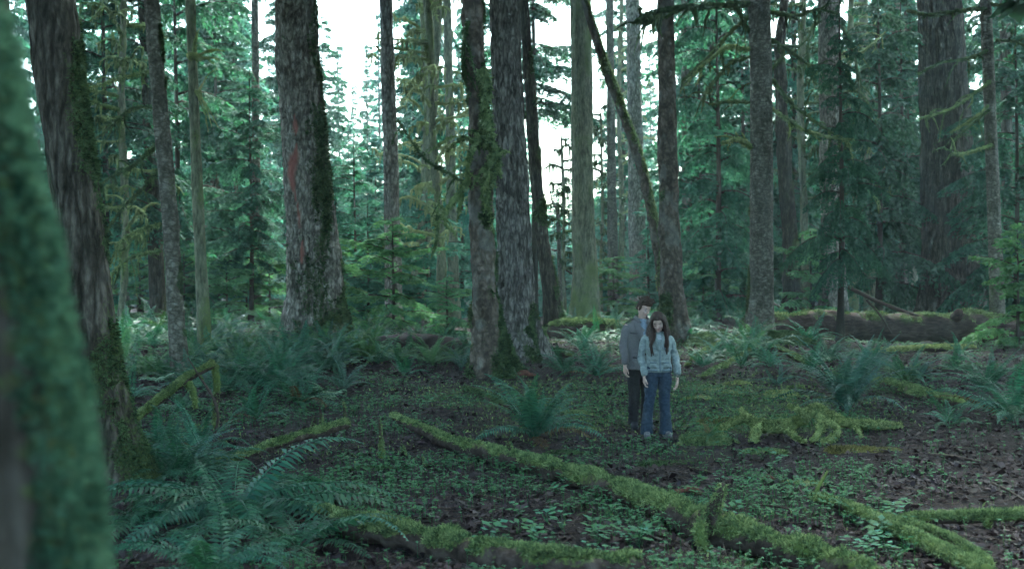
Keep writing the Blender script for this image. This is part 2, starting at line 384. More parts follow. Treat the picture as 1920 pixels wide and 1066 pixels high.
gx = axis(-230, 230, -13, 13, 0.11, 1.07); gy = axis(-25, 330, 6.5, 34, 0.11, 1.06)
GX, GY = np.meshgrid(gx, gy); gz = gh(GX, GY)
mid = (np.abs(GX) < 14) & (GY > 5) & (GY < 40)
pp = np.stack([GX, GY, 0 * GX], -1)
gz = gz + np.where(mid, 0.035 * fbm(pp * 3.1, 3, 33) + 0.02 * np.abs(fbm(pp * 8, 2, 35)), 0)
nx, ny = len(gx), len(gy)
i, j = np.meshgrid(np.arange(nx - 1), np.arange(ny - 1))
fq = np.stack([j * nx + i, j * nx + i + 1, (j + 1) * nx + i + 1, (j + 1) * nx + i], -1).reshape(-1, 4)
g = Geo(); g.add(np.stack([GX, GY, gz], -1).reshape(-1, 3), fq, moss=moss_ground(GX, GY).ravel())
ground = link('ground', g.mesh('ground', M['ground'])); tag(ground, 'dark damp forest floor with leaf litter and moss', kind='structure')

# ------------------------------------------------------------------ foliage prototypes
def spray(L, droop, rise, rs, leaf=0.15, wd=0.03, dens=1.0, hang=0.2, fill=0.42, step=0.1):
    """needles of one conifer branch along +X: (M,4,3) rhombs and the branch axis"""
    n = int(L * 8 * dens) + 4
    t = np.repeat(np.linspace(0.12, 0.98, n), 2); t = np.clip(t + rs.normal(0, 0.02, 2 * n), 0.05, 1)
    sd = np.tile([1.0, -1.0], n)
    w0 = rs.normal(0, 0.06)
    ax = lambda t: np.stack([L * t, L * w0 * np.sin(3 * t), L * (rise * t - droop * t * t)], -1)
    A = ax(t); D = ax(t + 0.01) - A; D /= np.linalg.norm(D, axis=1)[:, None]
    lt = L * fill * np.clip(1 - t, 0, 1) ** 0.75 * np.clip(t * 5, 0.3, 1) * rs.uniform(0.6, 1.15, 2 * n) + 0.12
    d = D * 0.75; d = d + rs.normal(0, 0.12, d.shape); d[:, 1] += sd; d[:, 2] -= hang
    d /= np.linalg.norm(d, axis=1)[:, None]
    m = int(np.ceil(lt.max() / step)) + 1
    s = np.arange(m)[None, :] * step + rs.uniform(0, step * 0.6, (2 * n, m)); ok = s < lt[:, None]
    P = A[:, None] + d[:, None] * s[..., None]; P[..., 2] -= hang * 0.8 * s ** 2 / np.maximum(lt[:, None], 0.05)
    out = []
    pr = np.cross(d, [0, 0, 1.0]); pr /= np.linalg.norm(pr, axis=1)[:, None] + 1e-9
    for k in (-1, 1):
        ld = d[:, None] * 0.8 + k * pr[:, None] * 0.75 + rs.normal(0, 0.22, P.shape); ld[..., 2] -= hang * 0.5
        ld /= np.linalg.norm(ld, axis=-1)[..., None]
        ll = leaf * rs.uniform(0.6, 1.3, ok.shape) * np.clip(1.1 - 0.5 * s / lt[:, None], 0.4, 1.1)
        sw = np.cross(ld, np.array([0, 0, 1.0]) + rs.normal(0, 0.5, P.shape)); sw /= np.linalg.norm(sw, axis=-1)[..., None] + 1e-9
        q = np.stack([P, P + ld * ll[..., None] * 0.45 + sw * wd, P + ld * ll[..., None], P + ld * ll[..., None] * 0.45 - sw * wd], 2)
        out.append(q[ok])
    # tip of the leader and twig cores
    e = P * 1; core_end = A + d * lt[:, None]; core_end[:, 2] -= hang * 0.8 * lt
    sw = pr * wd * 0.35
    out.append(np.stack([A + sw, A - sw, core_end - sw * 0.4, core_end + sw * 0.4], 1))
    return np.concatenate(out), ax(np.linspace(0, 1, 7))

def crown_proto(name, h, R, nb, seed, droop=(0.25, 0.45), rise=0.15, hang=0.25, shape=0.8, leaf=0.15, wd=0.03, dens=1.0, base_frac=1.0, mat='needle', step=0.1, gap=0.0, jit=(0.65, 1.15), fill=0.42):
    rs = np.random.default_rng(seed); fol, limb = [], Geo()
    for k in range(nb):
        z = h * ((k + rs.uniform(0, 1)) / nb)
        if rs.random() < gap: continue
        u = z / h
        L = max(0.35, R * (1 - u) ** shape * rs.uniform(*jit) * min(1, base_frac + u * 4))
        Q, a = spray(L, rs.uniform(*droop), rise + 0.35 * u + rs.normal(0, 0.06), rs, leaf, wd, dens, hang * rs.uniform(0.6, 1.4), fill, step)
        th = k * 2.399 + rs.normal(0, 0.35); c, s_ = math.cos(th), math.sin(th)
        Rm = np.array([[c, -s_, 0], [s_, c, 0], [0, 0, 1]])
        off = np.array([0, 0, z])
        fol.append(Q @ Rm.T + off)
        add_tube(limb, a @ Rm.T + off, np.linspace(0.012 + 0.011 * L, 0.006, len(a)), n=4, cap=False)
    Q = np.concatenate(fol)
    g = Geo(); g.add(Q.reshape(-1, 3), np.arange(len(Q) * 4).reshape(-1, 4))
    me = g.mesh(name, M[mat], smooth=False)
    lm = limb.mesh(name + '_limbs', M['dark_bark'])
    return me, lm

PROTO = {
    'fir':     crown_proto('fir_crown', 20, 4.8, 125, 1, mat='needle', leaf=0.34, wd=0.075, dens=0.8, step=0.18, gap=0.12, jit=(0.35, 1.25), shape=0.6),
    'fir2':    crown_proto('fir_crown', 20, 4.2, 105, 2, mat='needle', leaf=0.34, wd=0.075, dens=0.8, step=0.18, droop=(0.35, 0.75), gap=0.25, jit=(0.3, 1.3), shape=0.5, hang=0.45),
    'droop':   crown_proto('drooping_crown', 14, 3.6, 75, 3, droop=(0.45, 0.75), rise=0.2, hang=0.7, mat='needle_dark', leaf=0.26, wd=0.05, dens=0.95, step=0.14, gap=0.22, jit=(0.3, 1.35), shape=0.5),
    'hemlock': crown_proto('hemlock_crown', 9, 2.9, 62, 4, droop=(0.3, 0.75), rise=0.2, hang=0.5, mat='needle', leaf=0.21, wd=0.04, dens=1.15, step=0.11, gap=0.28, jit=(0.25, 1.4), shape=0.38),
    'sapling': crown_proto('sapling_crown', 3.0, 1.9, 30, 5, gap=0.1, droop=(0.15, 0.55), rise=0.15, hang=0.25, mat='needle_light', leaf=0.14, wd=0.028, dens=1.7, step=0.07, shape=0.32, jit=(0.3, 1.25)),
    'far':     crown_proto('far_crown', 22, 5.2, 105, 6, mat='needle', leaf=0.6, wd=0.15, dens=0.45, step=0.34, gap=0.12, jit=(0.4, 1.2)),
    'wide':    crown_proto('wide_crown', 13, 7.0, 70, 8, mat='needle_dark', leaf=0.8, wd=0.24, dens=0.42, step=0.36, gap=0.05, shape=0.45),  # unseen crown made wide and dense to shade the near forest
    'canopy':  crown_proto('canopy_crown', 12, 3.6, 28, 7, mat='needle_dark', leaf=0.5, wd=0.09, dens=0.4, step=0.33, gap=0.25),
}

# ------------------------------------------------------------------ trunks
def bark_disp(kind, amp, z0, seed=0, flare=0.0, fh=0.6, lobes=5, scar=None):
    def f(P, N, s, th, R):
        q = N * R[..., None]
        q3 = np.stack([q[..., 0], q[..., 1], P[..., 2]], -1)
        if kind == 'plates':
            a = fbm(q3 * np.array([8, 8, 2.6]) + seed, 3, seed); b = vnoise(q3 * np.array([4, 4, 4.5]) + seed, seed + 5)
            d = amp * (1 - 3.2 * np.abs(a) ** 1.0) + amp * 0.35 * b
        elif kind == 'ridges':
            a = fbm(q3 * np.array([9, 9, 0.45]) + seed, 3, seed); d = amp * (1 - 3.2 * np.abs(a)) + amp * 0.3 * vnoise(q3 * 6, seed)
        elif kind == 'lumpy':
            d = amp * 2.2 * fbm(q3 * np.array([3.2, 3.2, 1.6]) + seed, 3, seed) + amp * 0.7 * fbm(q3 * 9, 2, seed + 3)
        else:
            d = amp * fbm(q3 * np.array([3, 3, 1.2]) + seed, 3, seed)
        hh = np.clip(P[..., 2] - z0, 0, None)
        d = d + R * flare * np.exp(-hh / fh) * (0.55 + 0.45 * np.cos(lobes * th + seed + 1.2 * np.sin(2 * th))) + R * 0.10 * vnoise(np.stack([np.cos(th) * 1.5, np.sin(th) * 1.5, P[..., 2] * 0.5], -1) + seed, seed)
        return d
    return f

def moss_mask(amount, side=(0, 0), low=0.0, z0=0.0, seed=0, lowh=1.5):
    def f(V, N):
        v = 0.75 * fbm(V * np.array([2.0, 2.0, 1.0]) + seed, 4, seed + 40) + amount
        v = v + 0.55 * (N[:, 0] * side[0] + N[:, 1] * side[1]) + low * np.exp(-np.clip(V[:, 2] - z0, 0, None) / lowh)
        return np.clip(v, 0, 1)
    return f

TREES = {}
def tree(key, name, label, pts, mat, bark='plates', amp=0.03, H=24, flare=0.5, moss=(0.1, (0, 0), 0.4), fz=0, fl=0.04, base=None, Y=None, crown=True, group=None, seed=0, scar=None, taper=0.35, fmat='moss_dark', lobes=5, res=1.0, cat='tree'):
    """a forest tree: pts = (photo x, photo y, width in photo pixels) up the trunk, base first"""
    bx, by, bw = pts[0]
    b = ground_at(bx, by) if Y is None else np.array([(bx - CX) / F * Y, Y, 0.0])
    if Y is not None: b[2] = float(gh(b[0], b[1]))
    Y = b[1]
    P = [at(p[0], p[1], Y) for p in pts]; R = [p[2] / 2 / F * Y * 0.93 for p in pts]
    P[0] = b.copy(); P = [b + np.array([0, 0, -0.35])] + P; R = [R[0]] + R
    d = P[-1] - P[-2]; d = d / d[2]
    while P[-1][2] < H - 0.5:
        st = min(4.0, H - P[-1][2]); P.append(P[-1] + d * st); R.append(R[-1] - (pts[-1][2] / 2 / F * Y) * (1 - taper) * st / max(6, H - CAMH))
    n = int(np.clip(2 * np.pi * max(R[1:]) / (0.0017 * Y) * res, 10, 90)); ds = 0.0028 * Y / res
    # fine rings where the photo sees them, coarse above
    ztop = CAMH + HY / F * Y + 1.5
    k = next((i for i, p in enumerate(P) if p[2] > ztop), len(P))
    t = thing(name, b, label, cat, group)
    g = Geo(); dsp = bark_disp(bark, amp, b[2], seed, flare, 0.35 + R[1], lobes)
    mk = moss_mask(moss[0], moss[1], moss[2], b[2], seed)
    at_ = {'moss': mk}
    if scar:
        def sf(V, N):
            px = V[:, 0] / Y * F + CX; py = HY - (V[:, 2] - CAMH) / Y * F
            c = scar[0] + 0.16 * (py - 300) * 0.35 + 9 * vnoise(V * np.array([0, 0, 1.1]), 3)
            w = scar[1] * (0.5 + 0.6 * vnoise(V * np.array([0, 0, 2.0]) + 5, 4)) * sstep(scar[2], scar[2] + 40, py) * sstep(scar[3], scar[3] - 60, py)
            return np.clip(1.6 - np.abs(px - c) / np.maximum(w, 0.1) + 0.8 * fbm(V * 5, 3, 9), 0, 1) * (N[:, 1] < 0.2) * (w > 0.5)
        at_['scar'] = sf
    V, Fq, N, info = add_tube(g, np.array(P), R, n=n, ds=ds, disp=dsp, attrs=at_)
    link('trunk', g.mesh('trunk', M[mat], b), t)
    if fz:
        fV, fF = fuzz(V, Fq, fz, fl, fl * 0.28, 0.5, seed, mask=lambda c, nn: (mk(c, nn) > 0.42) * (c[:, 2] < ztop) * (nn[:, 1] < 0.45))
        if len(fV):
            g2 = Geo(); g2.add(fV, fF); tag(link('moss', g2.mesh('moss', M[fmat], b, smooth=False), t), kind='stuff')
    if crown:
        pr = PROTO['wide' if Y < 40 else 'canopy']; zc = max(ztop + 1.0, H * 0.62); sc = (H + 2.0 - zc) / 12.0  # nearer trees carry the dense out-of-view crown for its shade
        c0 = np.array([np.interp(zc, [p[2] for p in P], [p[k_] for p in P]) for k_ in range(3)])
        for nm, me in (('crown', pr[0]), ('branches', pr[1])):
            tag(link(nm, me, t, tuple(c0 - b), (0, 0, seed * 1.7), (max(0.55, sc), max(0.55, sc), sc)), kind='stuff')
    TREES[key] = dict(obj=t, P=np.array(P), R=np.array(R), Y=Y, b=b)
    return t

def limb(tk, pix, w0, w1, mat='moss_dark', name='branch', dy=0.0, dyr=0.0, hangers=0, fz=0, lump=0.6, seed=0, Yabs=None, fl=0.05, twigs=5):
    """a mossy branch of a tree through photo points; dy = how far its tip comes towards (-) or away from the viewer"""
    T = TREES[tk]; Y0 = T['Y'] + dyr if Yabs is None else Yabs; m = len(pix)
    P = np.array([at(p[0], p[1], Y0 + dy * i / (m - 1)) for i, p in enumerate(pix)])
    R = np.linspace(w0, w1, m) / 2 / F * Y0
    g = Geo(); rs = np.random.default_rng(seed + 900)
    def dsp(Pt, N, s, th, Rr): return Rr * lump * (fbm(Pt * 7 + seed, 3, seed) * 1.6 + 0.6 * np.clip(-N[..., 2], 0, 1) * vnoise(Pt * 4, seed))
    V, Fq, N, info = add_tube(g, P, R, n=8, ds=0.07, disp=dsp)
    allV, allF = [V], [Fq]; off = len(V)
    C = info[0]
    for k in range(hangers):
        c = C[rs.integers(len(C) // 8, len(C))]; l = rs.uniform(0.15, 0.7)
        q = np.array([c, c + [rs.normal(0, .05), rs.normal(0, .05), -l * 0.5], c + [rs.normal(0, .12), rs.normal(0, .1), -l]])
        V2, F2, _, _ = add_tube(g, q, [R.mean() * 0.9, R.mean() * 0.7, 0.006], n=5, ds=0.08, disp=dsp)
        allV.append(V2); allF.append(F2 + off); off += len(V2)
    for k in range(twigs if m > 2 and mat != 'twig' else 0):
        i0 = rs.integers(len(C) // 6, len(C)); c = C[i0]; l = rs.uniform(0.25, 0.95); ax_ = C[min(i0 + 1, len(C) - 1)] - C[max(i0 - 1, 0)]; ax_ = ax_ / (np.linalg.norm(ax_) + 1e-9)
        e = ax_ * rs.uniform(0.2, 0.9) + rs.normal(0, 0.5, 3) + [0, 0, rs.uniform(-0.5, 0.35)]; e /= np.linalg.norm(e)
        q = np.array([c, c + e * l * 0.5 + [0, 0, 0.06 * l], c + e * l - [0, 0, rs.uniform(0.05, 0.35) * l]])
        V2, F2, _, _ = add_tube(g, q, [R.mean() * 0.55, R.mean() * 0.42, 0.006], n=5, ds=0.08, disp=dsp)
        allV.append(V2); allF.append(F2 + off); off += len(V2)
    o = link(name, g.mesh(name, M[mat], T['b']), T['obj'])
    if fz:
        fV, fF = fuzz(np.concatenate(allV), np.concatenate(allF), int(fz * 2.2), fl * 1.4, fl * 0.28, 0.6, seed)
        g2 = Geo(); g2.add(fV, fF); tag(link('moss', g2.mesh('moss', M[mat], T['b'], smooth=False), o, ), kind='stuff')
    return o

tree('T0', 'mossy_tree', 'moss covered tree trunk filling the left edge, nearest to the viewer', [(80, 3000, 460), (-8, 1066, 420), (-82, 500, 390), (-178, 0, 370)], 'dark_bark', 'lumpy', 0.012, H=12, Y=1.75, flare=0.25, moss=(0.14, (0.8, 0), 0.0), fz=38000, fl=0.018, seed=3, fmat='moss_teal')  # moss weighted to the right side, its colour imitating the rim light there
tree('T1', 'dark_mossy_tree', 'thick dark trunk with a mossy right edge behind the large foreground fern', [(232, 905, 112), (205, 790, 92), (168, 600, 92), (150, 400, 92), (120, 200, 93), (96, 0, 95)], 'dark_bark', 'lumpy', 0.022, H=20, flare=0.5, moss=(0.26, (0.45, 0.1), 0.2), fz=20000, fl=0.04, seed=4)
tree('T2', 'slim_fir_tree', 'slim leaning grey brown trunk, first right of the dark left trunk', [(338, 705, 36), (331, 600, 32), (318, 400, 31), (300, 200, 31), (284, 0, 30)], 'smooth_bark', 'lumpy', 0.018, H=22, flare=0.35, moss=(0.08, (0.4, 0), 0.3), fz=3500, fl=0.05, seed=5)
tree('T3', 'pale_slim_tree', 'pale slim trunk with a mossy knot, second right of the dark left trunk', [(385, 662, 27), (377, 500, 24), (368, 300, 22), (361, 120, 20), (357, 0, 20)], 'green_bark', 'smooth', 0.018, H=23, flare=0.35, moss=(0.15, (0.2, 0), 0.2), seed=6)
tree('T4', 'giant_fir_tree', 'giant grey fir with a red bark scar and mossy right side', [(592, 640, 118), (590, 560, 100), (586, 450, 92), (573, 300, 84), (560, 120, 78), (555, 0, 74)], 'fir_bark', 'plates', 0.07, H=36, flare=0.35, moss=(0.14, (0.42, 0.0), 0.25), fz=12000, fl=0.09, seed=7, scar=(560, 9, 215, 520))
tree('T5', 'straight_fir_tree', 'straight grey trunk rising behind the young hemlock', [(738, 640, 33), (736, 450, 30), (731, 250, 27), (724, 0, 25)], 'fir_bark', 'ridges', 0.03, H=32, flare=0.3, moss=(-0.05, (0.2, 0), 0.3), Y=40, seed=8)
tree('T6', 'mossy_maple_tree', 'gnarled maple hung with moss in front of the large dark fir', [(925, 705, 80), (916, 640, 62), (908, 560, 52), (905, 470, 48), (900, 350, 44), (898, 250, 40), (890, 150, 42), (890, 60, 40), (886, 0, 38)], 'mottled_bark', 'lumpy', 0.05, H=19, flare=0.45, moss=(0.16, (0.35, 0), 0.55), fz=15000, fl=0.07, seed=9, fmat='moss_dark')
tree('T7', 'dark_fir_tree', 'massive dark furrowed fir directly behind the moss hung maple', [(970, 672, 104), (967, 600, 76), (965, 500, 66), (958, 300, 60), (949, 100, 54), (945, 0, 50)], 'cedar_bark', 'plates', 0.055, H=34, flare=0.55, moss=(-0.16, (0.1, 0), 0.45), fz=4000, fl=0.07, seed=10)
tree('T8', 'leaning_dark_tree', 'thin dark mossy trunk leaning left beside the massive furrowed fir', [(1042, 634, 40), (1030, 540, 30), (1014, 420, 27), (1003, 300, 25), (992, 150, 22), (982, 0, 20)], 'dark_bark', 'lumpy', 0.03, H=24, flare=0.5, moss=(0.25, (0.35, 0), 0.3), fz=6000, fl=0.08, seed=11, Y=36)
tree('T9', 'green_fir_tree', 'straight olive green lichen covered trunk left of the leaning mossy tree', [(1097, 606, 58), (1096, 500, 46), (1092, 300, 40), (1089, 0, 38)], 'green_bark', 'ridges', 0.05, H=36, flare=0.25, moss=(0.2, (0.1, 0), 0.25), seed=12)
tree('T10', 'fallen_leaning_tree', 'moss topped trunk leaning diagonally against the mottled tree', [(1250, 600, 22), (1238, 500, 20), (1222, 400, 20), (1195, 290, 20), (1163, 200, 19), (1133, 120, 17), (1110, 50, 15), (1095, 0, 13)], 'mottled_bark', 'lumpy', 0.025, H=17, flare=0.2, moss=(0.5, (0.6, 0), 0.2), fz=12000, fl=0.07, seed=13, Y=38, fmat='moss')
tree('T11', 'mottled_tree', 'dark trunk with pale lichen blotches rising behind the two people', [(1264, 640, 66), (1260, 560, 50), (1256, 450, 44), (1252, 300, 40), (1250, 150, 37), (1247, 0, 36)], 'mottled_bark', 'lumpy', 0.03, H=28, flare=0.5, moss=(0.02, (-0.35, 0), 0.3), fz=4000, fl=0.07, seed=14)
tree('T12', 'knotty_fir_tree', 'smooth knotty brown trunk with bare mossy branches, right of the people', [(1422, 645, 56), (1427, 560, 48), (1428, 400, 47), (1427, 200, 46), (1423, 0, 45)], 'smooth_bark', 'smooth', 0.02, H=26, Y=31.0, flare=0.35, moss=(-0.06, (-0.3, 0), 0.35), fz=2500, fl=0.06, seed=15)
tree('T13', 'curved_dark_tree', 'dark curved trunk just right of the knotty brown trunk', [(1488, 590, 42), (1484, 480, 34), (1474, 350, 30), (1466, 220, 26), (1462, 90, 20), (1470, 0, 18)], 'dark_bark', 'lumpy', 0.05, H=22, flare=0.4, moss=(0.15, (0.5, 0), 0.2), Y=45, seed=16)
tree('T14', 'grey_fir_tree', 'grey furrowed trunk between the knotty trunk and the giant cedar', [(1562, 602, 52), (1560, 450, 44), (1557, 250, 40), (1554, 0, 37)], 'fir_bark', 'ridges', 0.05, H=34, flare=0.3, moss=(-0.1, (-0.3, 0), 0.3), seed=17, Y=43)
tree('T15', 'giant_cedar_tree', 'giant dark cedar trunk behind the big fallen log at right', [(1782, 592, 124), (1781, 520, 106), (1775, 300, 92), (1766, 100, 84), (1761, 0, 80)], 'dark_bark', 'ridges', 0.09, H=36, flare=0.3, moss=(-0.22, (0.2, 0), 0.2), seed=18, Y=46)
tree('T16', 'slim_branchy_tree', 'slim brown trunk with bare mossy twigs near the right edge', [(1871, 600, 30), (1866, 450, 26), (1858, 250, 24), (1848, 0, 21)], 'smooth_bark', 'smooth', 0.02, H=24, flare=0.3, moss=(0.1, (-0.3, 0), 0.2), seed=19, Y=34)
for i_, (bx, by, tx, w, Yd, mt, lb) in enumerate((
    (298, 625, 270, 26, 41, 'dark_bark', 'dark trunk half hidden behind the slim leaning grey brown trunk'),
    (482, 610, 478, 15, 47, 'smooth_bark', 'thin pale stem under the dark drooping hemlock'),
    (790, 600, 822, 20, 48, 'green_bark', 'thin mossy trunk left of the moss hung maple'),
    (852, 605, 838, 18, 52, 'green_bark', 'thin pale trunk close left of the moss hung maple'),
    (1150, 600, 1143, 17, 60, 'smooth_bark', 'thin grey trunk right of the olive green trunk'),
    (1198, 596, 1186, 30, 66, 'fir_bark', 'pale misty trunk directly behind the standing couple'),
    (1290, 595, 1284, 17, 62, 'smooth_bark', 'faint thin trunk right of the mottled tree'),
    (1632, 592, 1618, 20, 58, 'green_bark', 'thin misty trunk right of the grey furrowed trunk'),
    (1690, 590, 1676, 24, 62, 'smooth_bark', 'misty brown trunk left of the giant cedar'),
    (1712, 590, 1708, 16, 70, 'green_bark', 'pale distant trunk close left of the giant cedar'),
    (1893, 600, 1884, 20, 50, 'dark_bark', 'dark trunk at the far right edge'),
    (1052, 598, 1046, 8, 60, 'smooth_bark', 'broken bare snag standing in the bright gap'),
    (240, 612, 226, 8, 44, 'smooth_bark', 'very thin stem in the mist right of the dark left trunk'))):
    Hh = 6.2 if w == 8 else 30
    tree('B%d' % i_, 'distant_tree' if w != 8 else 'bare_snag', lb, [(bx, by, w * 1.25), (bx * 0.5 + tx * 0.5, 300 if w != 8 else 480, w), (tx, 0 if w != 8 else 380, w * 0.85)], mt, 'ridges', 0.03, H=Hh, flare=0.3, moss=(0.05, (0, 0), 0.2), Y=Yd, seed=30 + i_, crown=(w != 8), res=0.8)

# branches the photograph shows
limb('T12', [(1405, 6), (1330, 12), (1240, 20), (1195, 38)], 13, 8, dy=-4, hangers=6, fz=700, seed=1)
limb('T12', [(1270, 22), (1235, 34), (1200, 42)], 9, 6, dy=-0.5, Yabs=TREES['T12']['Y'] - 2.4, fz=250, seed=2)
limb('T12', [(1405, 92), (1365, 88), (1335, 108), (1290, 150)], 9, 5, 'moss', dy=-2, hangers=3, fz=400, seed=3)
limb('T12', [(1405, 108), (1370, 118), (1330, 165), (1320, 180)], 7, 4, dy=-3, hangers=2, fz=300, seed=4)
limb('T12', [(1405, 30), (1360, 70), (1325, 110), (1280, 150)], 8, 5, dy=2, hangers=4, fz=300, seed=5)
limb('T12', [(1405, 193), (1370, 190), (1330, 196)], 7, 4, dy=-1, fz=200, seed=6)
limb('T12', [(1408, 276), (1385, 262), (1355, 268)], 11, 7, 'moss', dy=-1.5, fz=250, seed=7)
limb('T12', [(1446, 22), (1490, 30), (1530, 18), (1570, 26)], 8, 4, dy=-2, hangers=3, fz=250, seed=8)
limb('T12', [(1446, 75), (1480, 95), (1515, 120), (1545, 122)], 7, 4, dy=-1, hangers=2, fz=250, seed=9)
limb('T12', [(1448, 150), (1480, 190), (1510, 215), (1580, 262)], 8, 4, dy=-2, hangers=3, fz=300, seed=10)
limb('T12', [(1448, 205), (1500, 240), (1560, 258), (1600, 262)], 8, 4, 'moss', dy=-3, hangers=4, fz=300, seed=11)
limb('T12', [(1446, 130), (1470, 105), (1500, 85)], 6, 3, dy=1, fz=150, seed=12)
limb('T12', [(1405, 60), (1385, 20), (1375, -20)], 7, 4, dy=-1, hangers=2, fz=150, seed=13)
limb('T16', [(1855, 16), (1790, 22), (1745, 28), (1700, 20)], 8, 5, 'moss_dark', dy=-3, hangers=3, fz=300, seed=14)
limb('T16', [(1850, 8), (1890, 10), (1930, 4)], 8, 5, dy=-1, fz=150, seed=15)
limb('T16', [(1858, 92), (1815, 110), (1765, 118), (1722, 138)], 7, 4, dy=-2, fz=250, seed=16)
limb('T16', [(1860, 150), (1820, 180), (1780, 205), (1725, 222)], 7, 4, 'moss', dy=-3, hangers=2, fz=250, seed=17)
limb('T16', [(1862, 190), (1835, 215), (1800, 238), (1782, 248)], 6, 4, 'moss', dy=-1, fz=200, seed=18)
limb('T16', [(1864, 270), (1830, 282), (1800, 290), (1786, 286)], 7, 4, 'moss', dy=-2, fz=250, seed=19)
limb('T16', [(1864, 200), (1825, 230), (1790, 262), (1782, 282)], 5, 3, dy=-2, fz=150, seed=20)
limb('T16', [(1868, 75), (1900, 78), (1935, 90)], 6, 4, dy=-1, fz=150, seed=21)
limb('T14', [(1575, 40), (1605, 120), (1612, 200), (1590, 245)], 8, 4, dy=-2, hangers=4, fz=250, seed=22)
limb('T14', [(1540, 35), (1520, 60), (1515, 110), (1530, 150)], 9, 4, dy=-2, hangers=4, fz=250, seed=23)
limb('T14', [(1575, 175), (1610, 172), (1640, 215)], 7, 3, dy=-2, hangers=3, fz=200, seed=24)
limb('T14', [(1542, 345), (1590, 340), (1630, 362), (1650, 380)], 8, 4, 'moss', dy=-3, hangers=3, fz=250, seed=25)
limb('T14', [(1575, 110), (1620, 95), (1660, 60)], 7, 3, 'moss', dy=1, hangers=3, fz=200, seed=26)
limb('T6', [(905, 130), (912, 165), (910, 215), (920, 262), (932, 292)], 22, 14, 'moss', 'moss_clump', dyr=-0.45, fz=1600, seed=27, fl=0.06, hangers=3)
limb('T6', [(925, 262), (905, 258), (888, 272), (878, 300), (876, 330)], 10, 7, 'moss', dyr=-0.5, fz=900, seed=28, fl=0.05)
limb('T6', [(930, 285), (918, 310), (912, 345), (906, 372)], 17, 7, 'moss', 'moss_clump', dyr=-0.55, fz=1300, seed=29, fl=0.06, hangers=4)
limb('T6', [(878, 40), (868, 90), (872, 150), (880, 180)], 9, 6, 'moss_dark', dyr=-0.2, fz=500, seed=30)
limb('T6', [(882, 345), (850, 330), (800, 300), (770, 262), (745, 225)], 6, 3, 'moss_dark', dy=-1, fz=300, seed=31)
limb('T6', [(880, 330), (862, 360), (835, 395), (815, 420)], 13, 6, 'moss', dy=-2, hangers=4, fz=500, seed=32)
limb('T3', [(352, 107), (362, 104), (372, 112)], 15, 9, 'moss_yellow', 'moss_knot', dyr=-0.2, fz=300, seed=33, fl=0.04)
limb('T3', [(366, 172), (372, 172), (376, 176)], 8, 6, 'moss_yellow', 'moss_knot', dyr=-0.2, fz=120, seed=34, fl=0.04)
for q_, (pix, w) in enumerate((([(300, 318), (270, 350), (230, 390), (200, 432)], 7), ([(300, 420), (260, 432), (225, 455), (205, 500)], 7), ([(296, 270), (250, 310), (210, 330), (185, 350)], 8), ([(298, 130), (250, 140), (200, 155), (168, 165)], 6), ([(296, 200), (245, 205), (205, 240), (180, 260)], 6), ([(300, 470), (255, 478), (222, 500), (200, 530)], 6))):
    limb('T2', pix, w, w * 0.5, 'moss' if q_ % 2 else 'moss_dark', dy=5, hangers=5, fz=350, seed=40 + q_)
for q_, pix in enumerate(([(1052, 470), (1030, 465), (1015, 440)], [(1050, 430), (1075, 410), (1085, 380)], [(1052, 500), (1085, 520), (1110, 525)], [(1050, 520), (1030, 540), (1022, 560)], [(1048, 400), (1035, 375), (1030, 345)])):
    limb('B11', pix, 4, 2, 'twig', dy=1, seed=50 + q_, lump=0.1)

